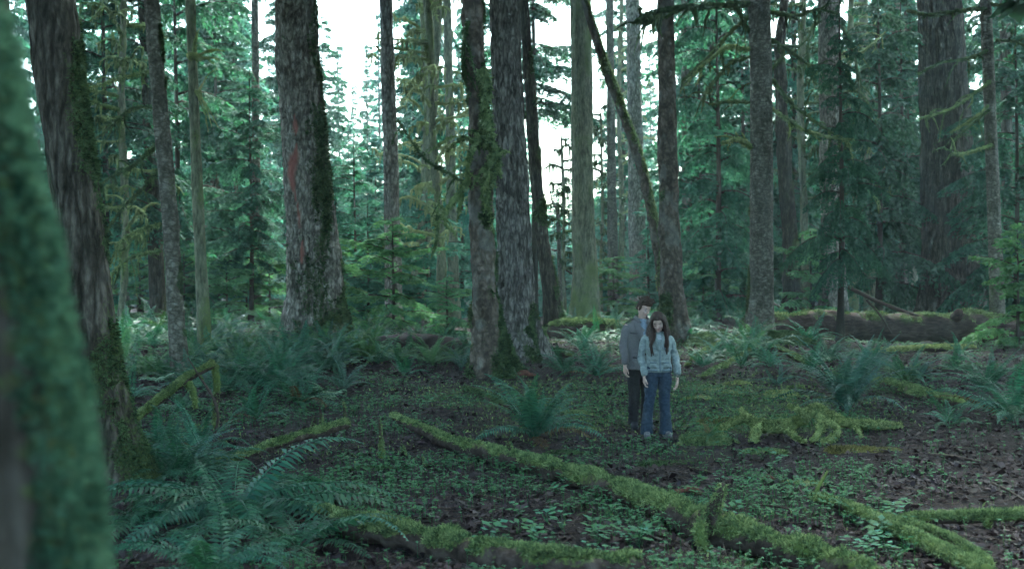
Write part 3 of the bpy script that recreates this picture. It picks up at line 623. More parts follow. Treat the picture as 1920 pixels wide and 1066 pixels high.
# ------------------------------------------------------------------ moss draped bare-limbed trees
def mossy_tree(key, name, label, pts, Y, H, nb, L, z0, mat='moss_pale', seed=0, group=None):
    tree(key, name, label, pts, 'green_bark', 'lumpy', 0.04, H=H, flare=0.3, moss=(0.3, (0, 0), 0.3), Y=Y, seed=seed, crown=False)
    T = TREES[key]; rs = np.random.default_rng(seed); g = Geo(); Vs, Fs, off = [], [], 0
    for k in range(nb):
        z = z0 + (H - z0 - 0.5) * (k + rs.random()) / nb; th = rs.uniform(0, 2 * np.pi)
        c = np.array([np.interp(z, T['P'][:, 2], T['P'][:, i]) for i in range(3)]); l = L * rs.uniform(0.4, 1.1)
        d = np.array([math.cos(th), math.sin(th), 0]); up = rs.uniform(-0.1, 0.45)
        P = np.array([c, c + d * l * 0.35 + [0, 0, l * up * 0.5], c + d * l * 0.7 + [rs.normal(0, .15), 0, l * up * 0.6], c + d * l + [rs.normal(0, .2), 0, l * (up * 0.6 - rs.uniform(0, 0.35))]])
        def dsp(Pt, N, s, th_, Rr): return Rr * 0.6 * fbm(Pt * 5 + seed, 3, seed)
        subs = [(P, 0.075)]
        for q in range(3):
            a = catmull(P, 10)[rs.integers(3, 9)]; e = d * rs.uniform(.2, .5) + np.array([-d[1], d[0], 0]) * rs.choice([-1, 1]) * rs.uniform(.3, .8) + [0, 0, rs.uniform(-.1, .6)]
            subs.append((np.array([a, a + e * l * 0.22, a + e * l * 0.42 - [0, 0, 0.1 * l]]), 0.05))
        for (p, r0) in subs:
            V, Fq, N, info = add_tube(g, p, np.linspace(r0, 0.02, len(p)), n=6, ds=0.13, disp=dsp)
            Vs.append(V); Fs.append(Fq + off); off += len(V)
            for h_ in range(3):
                c2 = info[0][rs.integers(0, len(info[0]))]; hl = rs.uniform(.1, .5)
                V, Fq, N, _ = add_tube(g, np.array([c2, c2 - [0, 0, hl * .6], c2 - [0.03, 0, hl]]), [0.05, 0.035, 0.006], n=4, ds=0.1, disp=dsp)
    tag(link('branches', g.mesh('branches', M[mat], T['b']), T['obj']), kind='stuff')
    fV, fF = fuzz(np.concatenate(Vs), np.concatenate(Fs), nb * 220, 0.11, 0.018, 0.7, seed)
    g2 = Geo(); g2.add(fV, fF); tag(link('moss', g2.mesh('moss', M[mat], T['b'], smooth=False), T['obj']), kind='stuff')
mossy_tree('M0', 'moss_draped_maple', 'pale moss draped maple with curling limbs left of the gnarled maple', [(828, 612, 22), (826, 450, 18), (812, 250, 16), (806, 60, 14), (800, 0, 13)], 42, 15, 34, 2.6, 3.0, seed=61)
mossy_tree('M1', 'moss_draped_maple', 'misty moss draped maple behind the straight grey trunk', [(770, 610, 15), (790, 400, 13), (800, 200, 12), (790, 0, 10)], 54, 17, 30, 2.6, 3.0, seed=62)
mossy_tree('M2', 'moss_draped_alder', 'bare moss hung alder right of the knotty brown trunk', [(1512, 600, 18), (1508, 400, 16), (1500, 200, 14), (1508, 0, 12)], 50, 18, 26, 2.4, 5.0, 'moss_dark', seed=63)
mossy_tree('M3', 'moss_draped_alder', 'bare moss hung alder between the grey trunk and giant cedar', [(1600, 600, 18), (1606, 400, 16), (1590, 250, 13), (1596, 0, 10)], 52, 18, 26, 2.6, 4.0, 'moss', seed=64)
mossy_tree('M4', 'moss_draped_alder', 'misty moss hung alder in the gap behind the olive trunk', [(1160, 600, 12), (1166, 400, 11), (1160, 200, 9), (1166, 0, 8)], 72, 22, 24, 2.6, 5.0, seed=65)
mossy_tree('M6', 'bare_twiggy_tree', 'bare twiggy young tree in the bright gap left of the olive trunk', [(1060, 602, 8), (1056, 500, 7), (1058, 400, 6), (1054, 300, 4)], 58, 9.5, 22, 1.5, 2.0, 'moss_dark', seed=67)
mossy_tree('M7', 'bare_twiggy_tree', 'bare twiggy young tree in the bright gap right of the olive trunk', [(1128, 602, 8), (1126, 500, 7), (1130, 400, 6), (1127, 250, 4)], 62, 12, 24, 1.5, 2.0, 'moss_dark', seed=68)
mossy_tree('M5', 'moss_draped_maple', 'moss hung maple in the dark foliage beside the left trunk', [(226, 615, 18), (236, 420, 16), (228, 200, 14), (232, 0, 12)], 38, 13, 24, 2.5, 2.5, 'moss', seed=66)

# ------------------------------------------------------------------ conifers with foliage
def conifer(name, label, px, Y, H, proto, zb, sc, group=None, seed=0, mat='dark_bark', rad=None, hz=None):
    """trunk plus shared crown; zb = height where the foliage starts, sc = width scale"""
    x = (px - CX) / F * Y; b = np.array([x, Y, float(gh(x, Y))]); t = thing(name, b, label, 'tree', group)
    r = rad or 0.007 * H + 0.03; rs = np.random.default_rng(seed)
    key = (mat, round(r / H, 3)); 
    if key not in TRUNKS:
        g = Geo(); zz = np.linspace(-0.01, 1, 9)
        add_tube(g, np.stack([0.004 * np.sin(zz * 5), 0.004 * np.cos(zz * 4), zz], -1), np.interp(zz, [0, 0.05, 1], [1.5, 1.0, 0.15]) * key[1], n=8, ds=0.03, attrs={'moss': 0.25})
        TRUNKS[key] = g.mesh('trunk', M[mat])
    link('trunk', TRUNKS[key], t, (0, 0, 0), (0, 0, 0), (H, H, H))
    me, lm = PROTO[proto]; h0 = {'fir': 20, 'fir2': 20, 'droop': 14, 'hemlock': 9, 'sapling': 3, 'far': 22, 'canopy': 12}[proto]
    rz = rs.uniform(0, 6.28); s = (sc, sc, (H - zb) / h0)
    tag(link('crown', me, t, (0, 0, zb), (0, 0, rz), s), kind='stuff'); tag(link('branches', lm, t, (0, 0, zb), (0, 0, rz), s), kind='stuff')
    return t
TRUNKS = {}
NEAR = [
    ('young_hemlock', 'young hemlock with spreading sprays in front of the straight grey trunk', 737, 31.5, 3.5, 'sapling', 0.45, 1.05),
    ('hemlock_sapling', 'bright green hemlock sapling in front of the giant scarred fir', 622, 32.5, 2.9, 'sapling', 0.2, 0.78),
    ('hemlock_sapling', 'small hemlock sapling hugging the foot of the gnarled maple, left', 838, 29, 1.7, 'sapling', 0.2, 0.6),
    ('drooping_hemlock', 'dark drooping hemlock between the pale slim trunk and giant fir', 470, 41, 9.6, 'droop', 2.3, 0.62),
    ('hemlock_tree', 'broad hemlock filling the gap behind the slim leaning trunk', 330, 47, 17, 'hemlock', 1.5, 1.4),
    ('hemlock_tree', 'tall dark hemlock right behind the dark left trunk', 195, 40, 16, 'droop', 3.6, 1.05),
    ('hemlock_tree', 'hemlock with hanging sprays right of the mottled tree', 1345, 44, 15, 'hemlock', 0.8, 1.0),
    ('drooping_hemlock', 'dark hemlock hanging over the fallen log, left end', 1576, 29.5, 9.5, 'droop', 2.2, 0.36),
    ('drooping_hemlock', 'drooping hemlock close left of the giant cedar', 1690, 54, 17, 'droop', 4.5, 1.15),
    ('hemlock_tree', 'dark hemlock right of the giant cedar', 1846, 56, 20, 'droop', 3.0, 1.2),
    ('hemlock_tree', 'hemlock behind the knotty brown trunk', 1468, 60, 13, 'hemlock', 2.0, 1.3),
    ('hemlock_sapling', 'small dark hemlock at the right edge by the log', 1908, 30, 3.4, 'sapling', 0.1, 0.9),
    ('hemlock_tree', 'slender hemlock behind the pale slim trunk', 405, 60, 20, 'fir2', 2.5, 0.95),
    ('hemlock_tree', 'bushy hemlock low behind the giant scarred fir', 665, 50, 8.2, 'hemlock', 0.5, 0.95),
    ('hemlock_tree', 'hemlock low behind the massive furrowed fir', 865, 58, 11, 'hemlock', 1.0, 1.0),
    ('hemlock_sapling', 'leafy sapling at the foot of the dark curved trunk', 1520, 43, 3.6, 'sapling', 0.2, 1.0),
    ('hemlock_sapling', 'leafy sapling low behind the pale slim trunk', 425, 40, 2.6, 'sapling', 0.1, 0.9),
    ('fir_tree', 'tall misty fir just right of the straight grey trunk', 792, 72, 30, 'fir2', 2.0, 0.75),
    ('fir_tree', 'tall pale fir behind the straight grey trunk', 775, 95, 33, 'far', 2.0, 0.7),
    ('fir_tree', 'misty fir at the left side of the bright gap', 606, 78, 22, 'fir2', 2.0, 0.8),
    ('fir_tree', 'misty fir between the olive trunk and leaning mossy tree', 1166, 84, 33, 'fir', 3.0, 0.7),
    ('hemlock_tree', 'hemlock between the dark left trunk and slim leaning trunk, in the back', 262, 53, 15, 'hemlock', 1.0, 1.25),
    ('hemlock_tree', 'hemlock right of the pale slim trunk, in the back', 440, 66, 22, 'fir2', 2.0, 1.0),
    ('hemlock_tree', 'loose hemlock close right of the giant scarred fir', 690, 46, 5.2, 'hemlock', 0.4, 0.75),
    ('hemlock_tree', 'hemlock just right of the standing couple, in the back', 1312, 56, 14, 'hemlock', 1.2, 1.15),
    ('hemlock_tree', 'tall hemlock left of the knotty brown trunk', 1392, 62, 20, 'fir2', 2.0, 1.0),
    ('hemlock_tree', 'hemlock left of the giant cedar, lower', 1648, 47, 16, 'droop', 1.5, 0.9),
    ('drooping_hemlock', 'drooping hemlock behind the slim branchy tree', 1905, 42, 13, 'droop', 1.0, 0.95),
    ('hemlock_tree', 'small hemlock in the mist behind the couple', 1215, 60, 6.5, 'hemlock', 0.5, 0.8),
    ('hemlock_tree', 'small hemlock in the shade left of the gnarled maple', 800, 45, 5.5, 'hemlock', 0.4, 0.7),
    ('hemlock_sapling', 'leafy sapling between the slim leaning and pale slim trunks', 345, 44, 3.2, 'sapling', 0.1, 1.1),
    ('hemlock_sapling', 'leafy sapling left of the slim leaning trunk', 262, 43, 2.8, 'sapling', 0.1, 1.1),
    ('hemlock_sapling', 'leafy sapling close left of the giant scarred fir', 505, 43, 3.0, 'sapling', 0.1, 1.1),
    ('hemlock_sapling', 'leafy sapling under the drooping dark hemlock', 462, 46, 2.6, 'sapling', 0.1, 1.2),
    ('hemlock_sapling', 'leafy sapling close right of the olive green trunk', 1150, 50, 2.8, 'sapling', 0.1, 1.1),
    ('hemlock_sapling', 'leafy sapling right of the mottled tree', 1318, 45, 2.6, 'sapling', 0.1, 1.1),
    ('fir_tree', 'tall fir whose branches hang into the bright gap', 1000, 60, 26, 'fir2', 11.5, 0.9),
]
for i_, (nm, lb, px, Y, H, pr, zb, sc) in enumerate(NEAR): conifer(nm, lb, px, Y, H, pr, zb, sc, seed=100 + i_)

LAB = []
rs = np.random.default_rng(77)
def in_gap(px, Y, wpx):
    for a, b in ((612, 708), (1015, 1136)):
        if px + wpx > a and px - wpx < b: return True
    return False
cnt = 0
for layer, (y0, y1, stepx, grp, lb) in enumerate((
    (60, 82, 74, 'hazy firs just beyond the near trunks', 'hazy fir standing just beyond the near trunks'),
    (84, 116, 84, 'misty firs in the middle distance', 'misty fir in the middle distance between the trunks'),
    (118, 155, 80, 'pale firs deep in the mist', 'pale fir fading into the mist deep in the forest'))):
    px = -140.0
    while px < 2080:
        p = px + rs.uniform(-18, 18); Y = rs.uniform(y0, y1); sc = rs.uniform(0.6, 0.95); wpx = 3.2 * sc / Y * F * 0.8
        px += stepx
        if in_gap(p, Y, wpx): continue
        H = rs.uniform(26, 35) if not (560 < p < 760) else rs.uniform(16, 24)
        LAB.append((p, lb.split(' standing')[0].split(' in the')[0].split(' fading')[0], 'tree'))
        LAB[-1] += (conifer('fir_tree', lb, p, Y, H, ['fir', 'fir2', 'far'][rs.integers(0, 2) if layer == 0 else 2], rs.uniform(1.5, 7) if layer == 0 else rs.uniform(1, 7), sc, grp, seed=200 + cnt),); cnt += 1
for i_, (p, Y, H) in enumerate(((636, 120, 30), (664, 135, 28), (690, 125, 31), (712, 118, 33), (655, 95, 18), (690, 90, 17), (630, 72, 11), (672, 76, 10), (705, 70, 12), (1040, 105, 13), (1075, 115, 15), (1132, 95, 15), (1060, 70, 6), (1128, 72, 7), (1022, 110, 10), (1050, 125, 12), (1125, 100, 12), (1145, 118, 16), (1010, 95, 9), (1062, 90, 7), (1118, 85, 8))):
    LAB.append((p, 'small faint fir', 'tree', conifer('fir_tree', 'small pale fir low in the bright misty gaps', p, Y, H, 'far', 0.5, 0.62, 'small firs in the bright gaps', seed=300 + i_)))

# far hillside forest, one mass
g = Geo(); rs = np.random.default_rng(5); Qs = []
for k in range(900):
    Y = rs.uniform(165, 315); x = rs.uniform(-0.62, 0.62) * Y; px = x / Y * F + CX
    H = rs.uniform(14, 26); 
    if in_gap(px, Y, 20): H *= 0.45
    z = float(gh(x, Y)); m = 60
    u = rs.random(m); th = rs.uniform(0, 6.28, m); rr = 3.6 * (1 - u) ** 0.8 + 0.3
    p = np.stack([x + 0 * u, Y + 0 * u, z + 1 + u * H], -1); d = np.stack([np.cos(th), np.sin(th), -0.35 + 0 * th], -1) * rr[:, None]
    s_ = np.stack([-np.sin(th), np.cos(th), 0 * th], -1) * (0.35 * rr)[:, None]
    Qs.append(np.stack([p, p + d * 0.6 + s_, p + d, p + d * 0.6 - s_], 1))
Q = np.concatenate(Qs); g.add(Q.reshape(-1, 3), np.arange(len(Q) * 4).reshape(-1, 4))
tag(link('far_forest', g.mesh('far_forest', M['needle'], smooth=False)), 'far forested hillside fading in the mist', 'forest', kind='stuff')

# the forest goes on beside the viewer: unseen firs added to shade the foreground
rs = np.random.default_rng(12)
for k, (x, y) in enumerate([(-10, 4), (9.5, 5), (-12, 10), (12, 11), (-15, 17), (15.5, 18), (-18, 25), (18, 26)]):
    b_ = np.array([x, y, float(gh(x, y))]); t = thing('fir_tree', b_, 'tall fir beside the viewer, out of the picture, added to shade the foreground', 'tree', 'unseen shading firs around the viewer'); H = rs.uniform(24, 29)
    g = Geo(); zz = np.linspace(-.3, H, 12); add_tube(g, np.stack([.1 * np.sin(zz * .2), 0 * zz, zz], -1), np.linspace(.42, .08, 12), n=12, ds=.6, attrs={'moss': .3}, disp=bark_disp('ridges', .03, 0, k, .3)); link('trunk', g.mesh('trunk', M['dark_bark']), t)
    for nm, me in zip(('crown', 'branches'), PROTO['wide']): tag(link(nm, me, t, (0, 0, H - 13.5), (0, 0, k * 1.3)), kind='stuff')

# ------------------------------------------------------------------ logs and fallen branches
def on_ground(pix, lift):
    out = []
    for p in pix:
        g_ = ground_at(p[0], p[1]); g_[2] += lift + (p[2] if len(p) > 2 else 0.0); out.append(g_)
    return np.array(out)

def log(name, label, P, R, mat='log_bark', mossmat='moss', moss=0.5, fz=8000, fl=0.03, lump=0.22, seed=0, stubs=(), cat='log', group=None, n=18, ds=0.05, up=0.6, freq=5):
    P = np.asarray(P, float); b = P[len(P) // 2].copy(); b[2] = float(gh(b[0], b[1]))
    t = thing(name, b, label, cat, group); g = Geo()
    def dsp(Pt, N, s, th, Rr): return Rr * lump * (1.7 * fbm(Pt * freq + seed, 3, seed) + 0.5 * fbm(Pt * freq * 3.3, 2, seed + 2))
    def mk(V, N): return np.clip(moss + up * N[:, 2] + 0.9 * fbm(V * 3.0 + seed, 3, seed + 8), 0, 1)
    V, Fq, N, info = add_tube(g, P, R, n=n, ds=ds, disp=dsp, attrs={'moss': mk})
    link('wood', g.mesh('wood', M[mat], b), t)
    fV, fF = fuzz(V, Fq, fz, fl, fl * 0.26, 0.1, seed, mask=lambda c, nn: (mk(c, nn) > 0.5) * (0.15 + np.clip(nn[:, 2] + 0.3, 0, 1.2)))
    if len(fV):
        g2 = Geo(); g2.add(fV, fF); tag(link('moss', g2.mesh('moss', M[mossmat], b, smooth=False), t), kind='stuff')
    for q, (S, r0, r1, mossy) in enumerate(stubs):
        g3 = Geo(); V, Fq, N, _ = add_tube(g3, np.asarray(S), np.linspace(r0, r1, len(S)), n=9, ds=0.04, disp=dsp, attrs={'moss': mk})
        o = link('branch_stub', g3.mesh('branch_stub', M[mat], b), t)
        if mossy:
            fV, fF = fuzz(V, Fq, mossy, fl, fl * 0.26, 0.5, seed + q); g4 = Geo(); g4.add(fV, fF)
            tag(link('moss', g4.mesh('moss', M[mossmat], b, smooth=False), o), kind='stuff')
    return t

P1 = on_ground([(735, 792), (790, 820), (850, 846), (960, 876), (1060, 905), (1180, 950), (1330, 1012), (1480, 1062), (1640, 1120)], 0.10)
j = P1[6].copy()
log('mossy_log', 'long mossy fallen trunk running diagonally in front of the couple', P1, [0.05, 0.07, 0.08, 0.09, 0.10, 0.115, 0.12, 0.12, 0.12], fz=26000, fl=0.034, seed=1, moss=0.24, lump=0.42, n=22,
    stubs=[([j + [0, 0, 0.05], j + [0.03, -0.12, 0.22], j + [0.09, -0.1, 0.36]], 0.07, 0.03, 900), ([j + [-0.02, -0.05, 0.05], j + [-0.12, -0.28, 0.02], j + [-0.08, -0.42, -0.12]], 0.06, 0.025, 900),
           ([P1[3] + [0, 0, .05], P1[3] + [-.05, 0, .2]], 0.03, 0.015, 200)])
P2 = on_ground([(590, 985), (640, 1000), (760, 1030), (900, 1062), (1060, 1090), (1200, 1090)], 0.09)
log('mossy_log', 'thick mossy log along the bottom edge beside the large fern', P2, [0.08, 0.11, 0.115, 0.115, 0.105, 0.08], fz=20000, fl=0.034, seed=2, moss=0.2, lump=0.42, n=22)
A = ground_at(400, 890); B = ground_at(650, 830)
log('mossy_branch', 'raised mossy branch just behind the large fern', [A + [0, 0, .10], 0.5 * (A + B) + [0, 0, .2], B + [0, 0, .25]], [0.05, 0.055, 0.06], fz=6000, fl=0.03, seed=3, moss=0.5, cat='branch', stubs=[([B + [-.4, -.15, .22], B + [-.38, -.18, .36]], .035, .015, 150)])
Y4 = 14.0
log('mossy_branch', 'slanting mossy branch propped up behind the dark left trunk', [at(235, 800, Y4), at(300, 748, Y4 + .3), at(350, 710, Y4 + .6), at(402, 682, Y4 + .9)], [0.055, 0.06, 0.06, 0.055], fz=5000, fl=0.03, seed=4, moss=0.6, cat='branch',
    stubs=[([at(402, 684, Y4 + .9), at(407, 720, Y4 + .9), at(404, 760, Y4 + .9), at(404, 800, Y4 + .9)], .055, .035, 700), ([at(352, 716, Y4 + .6), at(362, 735, Y4 + .5), at(367, 765, Y4 + .5)], .05, .03, 500)])
Y5 = 13.2
log('twisted_stem', 'thin dark twisted stem standing by the slanting mossy branch', [at(396, 850, Y5), at(402, 815, Y5), at(409, 780, Y5), at(398, 742, Y5), at(374, 705, Y5), at(352, 670, Y5)], [0.02, 0.02, 0.018, 0.016, 0.012, 0.006], mat='twig', fz=200, fl=0.02, seed=5, moss=0.0, cat='branch', n=7)
P5 = on_ground([(1525, 945), (1600, 970), (1680, 1010), (1760, 1050), (1850, 1095)], 0.06)
log('mossy_branch', 'mossy branch running off the bottom right, left one of a pair', P5, [0.045, 0.06, 0.07, 0.075, 0.07], fz=7000, fl=0.028, seed=6, moss=0.42, cat='branch', stubs=[([P5[0], P5[0] + [0.05, 0, 0.1], P5[0] + [0.16, .1, 0.22]], .025, .012, 0)])
P6 = on_ground([(1660, 985), (1730, 1010), (1800, 1040), (1850, 1075)], 0.06)
log('mossy_branch', 'mossy branch running off the bottom right, right one of a pair', P6, [0.03, 0.05, 0.055, 0.05], fz=4500, fl=0.028, seed=7, moss=0.4, cat='branch')
P7 = on_ground([(1690, 990), (1760, 990), (1840, 987), (1950, 982)], 0.08)
log('mossy_branch', 'straight mossy branch lying level at the lower right edge', P7, [0.03, 0.045, 0.05, 0.05], fz=4500, fl=0.03, seed=8, moss=0.5, cat='branch', stubs=[([P7[2], P7[2] + [0.02, -.05, -.02], P7[2] + [0.05, -.1, -.12]], .03, .02, 200)])
P8 = on_ground([(1640, 722), (1690, 735), (1740, 752), (1800, 765)], 0.06)
log('mossy_log', 'half buried mossy log behind the upright bluish fern', P8, [0.09, 0.12, 0.13, 0.10], fz=5000, fl=0.04, seed=9, moss=0.25)
P9 = on_ground([(1640, 672), (1700, 668), (1790, 664), (1830, 664)], 0.16)
log('mossy_log', 'thin mossy pole lying in front of the big fallen log', P9, [0.06, 0.08, 0.08, 0.05], fz=4000, fl=0.05, seed=10, moss=0.55, mossmat='moss_yellow')
# the twisted bright moss tangle
G7 = ground_at(1520, 822); Y7 = G7[1]; q = lambda px, py, dy=0: at(px, py, Y7 + dy)
log('moss_tangle', 'yellow green moss covered twisted branches right of the couple', [q(1350, 806, .1), q(1392, 786, .2), q(1412, 792, .2), q(1440, 800, .1), q(1475, 798), q(1505, 785), q(1530, 770), q(1556, 784), q(1600, 795, .2), q(1650, 798, .4), q(1690, 800, .6)], [0.03, 0.05, 0.06, 0.07, 0.068, 0.065, 0.075, 0.07, 0.06, 0.05, 0.035], mossmat='moss_tangle', mat='moss_tangle', moss=0.7, fz=9000, fl=0.036, seed=11, cat='branch', freq=9, lump=0.45,
    stubs=[([q(1388, 764, .3), q(1400, 780, .25), q(1415, 795, .2)], .03, .045, 400), ([q(1478, 758, .5), q(1500, 768, .35), q(1530, 775, .1)], .028, .036, 500), ([q(1534, 772), q(1540, 795, -.25), q(1532, 815, -.4), q(1522, 826, -.45)], .042, .036, 700), ([q(1540, 792, -.2), q(1560, 793, -.35), q(1572, 806, -.45), q(1560, 822, -.5), q(1540, 828, -.5)], .03, .045, 900),
           ([q(1470, 800), q(1485, 812, -.2), q(1500, 824, -.35), q(1512, 826, -.4)], .036, .03, 500), ([q(1425, 795, .1), q(1416, 812, -.1), q(1414, 830, -.2)], .045, .05, 700), ([q(1530, 770), q(1534, 756, 0.05)], .045, .03, 300), ([q(1600, 796, .2), q(1610, 808, 0), q(1616, 818, -.1)], .03, .02, 200)])
# big fallen log, two visible stretches
Yl = 32.5
Pl = [at(x, y, Yl + d) for x, y, d in ((1440, 610, -1.0), (1520, 609, -.6), (1620, 611, 0), (1720, 614, .3), (1820, 616, .6), (1920, 618, .9), (2080, 622, 1.5))]
log('fallen_log', 'huge fallen rotting log with a mossy top at right', Pl, [0.36, 0.38, 0.42, 0.44, 0.46, 0.46, 0.45], mat='rot_wood', mossmat='moss', moss=-0.12, up=0.75, fz=9000, fl=0.07, seed=12, n=30, ds=0.12, freq=1.6, lump=0.3, stubs=[([at(1785, 605, Yl + .4), at(1797, 588, Yl + .1), at(1800, 582, Yl)], .22, .08, 0)])
Pl2 = [at(x, y, 33.5) for x, y in ((1030, 622), (1080, 620), (1150, 622), (1235, 632))]
log('fallen_log', 'mossy fallen log lying behind the couple, left of them', Pl2, [0.28, 0.36, 0.36, 0.30], mat='rot_wood', moss=0.05, up=0.75, fz=7000, fl=0.07, seed=13, n=26, ds=0.12, freq=1.8, lump=0.28)
Yt = 30
log('dead_branch', 'bare dark dead branch slanting down onto the big fallen log', [at(1590, 538, Yt), at(1640, 562, Yt), (at(1680, 578, Yt)), at(1722, 592, Yt)], [0.05, 0.06, 0.05, 0.03], mat='twig', fz=200, seed=14, moss=0.0, cat='branch', n=8)
log('dead_branch', 'thin dark dead twig below the slanting dead branch', [at(1625, 562, Yt), at(1650, 590, Yt - .3), at(1672, 625, Yt - .6)], [0.03, 0.03, 0.02], mat='twig', fz=100, seed=15, moss=0.0, cat='branch', n=7)
# roots and low ridges on the bank right of the couple
for k, (pix, r0, lb) in enumerate((
    ([(1290, 690), (1330, 660), (1380, 640), (1410, 640)], .10, 'mossy root curving down the bank left of the knotty trunk, upper'),
    ([(1320, 712), (1360, 690), (1400, 668), (1420, 650)], .09, 'mossy root curving down the bank left of the knotty trunk, lower'),
    ([(1445, 650), (1480, 668), (1520, 690)], .08, 'mossy root running right from the foot of the knotty trunk'),
    ([(1015, 668), (1040, 664), (1070, 672)], .10, 'dark root spreading from the massive furrowed fir'),
    ([(870, 735), (905, 748), (960, 768)], .06, 'dark mossy root in front of the gnarled maple'))):
    log('tree_root', lb, on_ground(pix, 0.05), np.linspace(r0 * .7, r0, len(pix)), fz=2500, fl=0.05, seed=20 + k, moss=0.25, cat='root', mossmat='moss_dark' if k > 2 else 'moss')
# dark twigs on the floor
TW = [((1518, 940), (1545, 912), .018, 'stubby dark stick poking up left of the paired mossy branches'), ((1740, 855), (1850, 872), .022, 'long dark stick lying on bare soil at right'), ((1600, 845), (1690, 852), .015, 'dark stick below the yellow moss tangle'), ((1860, 910), (1925, 945), .014, 'thin dark stick at the right edge'), ((1480, 905), (1510, 935), .012, 'short twig near the paired mossy branches, upper'), ((660, 905), (700, 955), .010, 'pale thin twig leaning on the bottom log'), ((1100, 830), (1190, 838), .012, 'thin twig lying left of the couple\'s feet'), ((880, 930), (960, 945), .010, 'thin twig on bare soil below the long mossy trunk'), ((1420, 950), (1500, 965), .010, 'thin twig right of the branch stub on the long trunk'), ((1290, 880), (1380, 905), .012, 'thin twig above the long mossy trunk, right of the couple')]
for k, (a, b_, r, lb) in enumerate(TW):
    A, B = ground_at(*a), ground_at(*b_); lift = 0.14 if k == 0 else 0.0
    log('fallen_twig', lb, [A + [0, 0, .02], 0.5 * (A + B) + [0, 0, .035], B + [0, 0, .02 + lift]], [r, r * .9, r * .5], mat='twig', fz=60, fl=.015, seed=40 + k, moss=-.3, cat='twig', n=6, ds=.08)
# little mossy stumps standing in the litter
for k, (px, py, h_, lb) in enumerate(((716, 862, .48, 'thin mossy stick standing upright left of the long trunk'), (757, 858, .16, 'short mossy stub beside the upright mossy stick'), (795, 880, .14, 'short mossy stub below the start of the long trunk'), (648, 800, .36, 'mossy stick standing behind the end of the raised branch'), (603, 800, .30, 'dark mossy stick standing behind the raised branch'))):
    b_ = ground_at(px, py); log('upright_stick', lb, [b_ + [0, 0, -.05], b_ + [-.01, 0, h_ * .5], b_ + [-.03, 0, h_]], [.045, .025, .01], fz=700, fl=.025, seed=60 + k, moss=.4, cat='stick', n=8)
# rotten orange wood
for k, (px, py, s_, lb) in enumerate(((985, 706, .2, 'orange red chunk of rotten wood at the foot of the gnarled maple'), (1292, 930, .12, 'orange brown chunk of rotten wood behind the long mossy trunk'), (1440, 905, .08, 'small chunk of reddish rotten wood in the litter right'))):
    b_ = ground_at(px, py); t = thing('rotten_wood', b_, lb, 'wood'); g = Geo()
    add_tube(g, [b_ + [-s_, 0, .03], b_ + [0, .02, .07], b_ + [s_, -.03, .03]], [.03, s_ * .26, .025], n=11, ds=.025, disp=lambda Pt, N, s, th, Rr: Rr * 1.3 * fbm(Pt * 14, 3, 5))
    link('chunk', g.mesh('chunk', M.setdefault('orange_wood', plain_mat('orange_wood', (.05, .022, .016), (.15, .06, .042), 22)), b_), t)
# root mound (dark upturned earth) beside the young hemlock
b_ = ground_at(775, 662); t = thing('root_mound', b_, 'dark earth mound of roots below the young hemlock', 'mound'); g = Geo()
u, v = np.meshgrid(np.linspace(0, 2 * np.pi, 40, endpoint=False), np.linspace(0, 1, 14)); rr = np.cos(v * np.pi / 2)
V = np.stack([rr * np.cos(u) * 1.25, rr * np.sin(u) * .8, np.sin(v * np.pi / 2) * .55 - .05], -1); V = V * (1 + .35 * fbm(V * 2.2 + 3, 4, 5))[..., None]
i, j_ = np.meshgrid(np.arange(40), np.arange(13)); fq = np.stack([j_ * 40 + i, j_ * 40 + (i + 1) % 40, (j_ + 1) * 40 + (i + 1) % 40, (j_ + 1) * 40 + i], -1).reshape(-1, 4)
g.add(V.reshape(-1, 3) + b_, fq, moss=np.clip(.1 + .5 * fbm(V.reshape(-1, 3) * 2, 3, 4), 0, 1)); link('earth', g.mesh('earth', M['earth'], b_), t)

# ------------------------------------------------------------------ moss cushions
def cushion(px, py, sx, sy, h_, mat, label, seed):
    b_ = ground_at(px, py); t = thing('moss_cushion', b_, label, 'moss'); n_, m_ = 30, 10
    u, v = np.meshgrid(np.linspace(0, 2 * np.pi, n_, endpoint=False), np.linspace(0, 1, m_)); r_ = np.cos(v * np.pi / 2)
    V = np.stack([r_ * np.cos(u) * sx, r_ * np.sin(u) * sy, np.sin(v * np.pi / 2) * h_ - .03], -1); V = V * (1 + .55 * fbm(V * 5 + seed, 3, seed))[..., None]
    i, j_ = np.meshgrid(np.arange(n_), np.arange(m_ - 1)); fq = np.stack([j_ * n_ + i, j_ * n_ + (i + 1) % n_, (j_ + 1) * n_ + (i + 1) % n_, (j_ + 1) * n_ + i], -1).reshape(-1, 4)
    V = V.reshape(-1, 3); V[:, 2] += gh(V[:, 0] + b_[0], V[:, 1] + b_[1]) - b_[2]
    g = Geo(); g.add(V, fq); link('cushion', g.mesh('cushion', M[mat]), t)
    fV, fF = fuzz(V, fq, int(3500 * min(2.5, sx * sy * 8 + .3)), .035, .009, 0.0, seed); g = Geo(); g.add(fV, fF); tag(link('tufts', g.mesh('tufts', M[mat], smooth=False), t), kind='stuff')
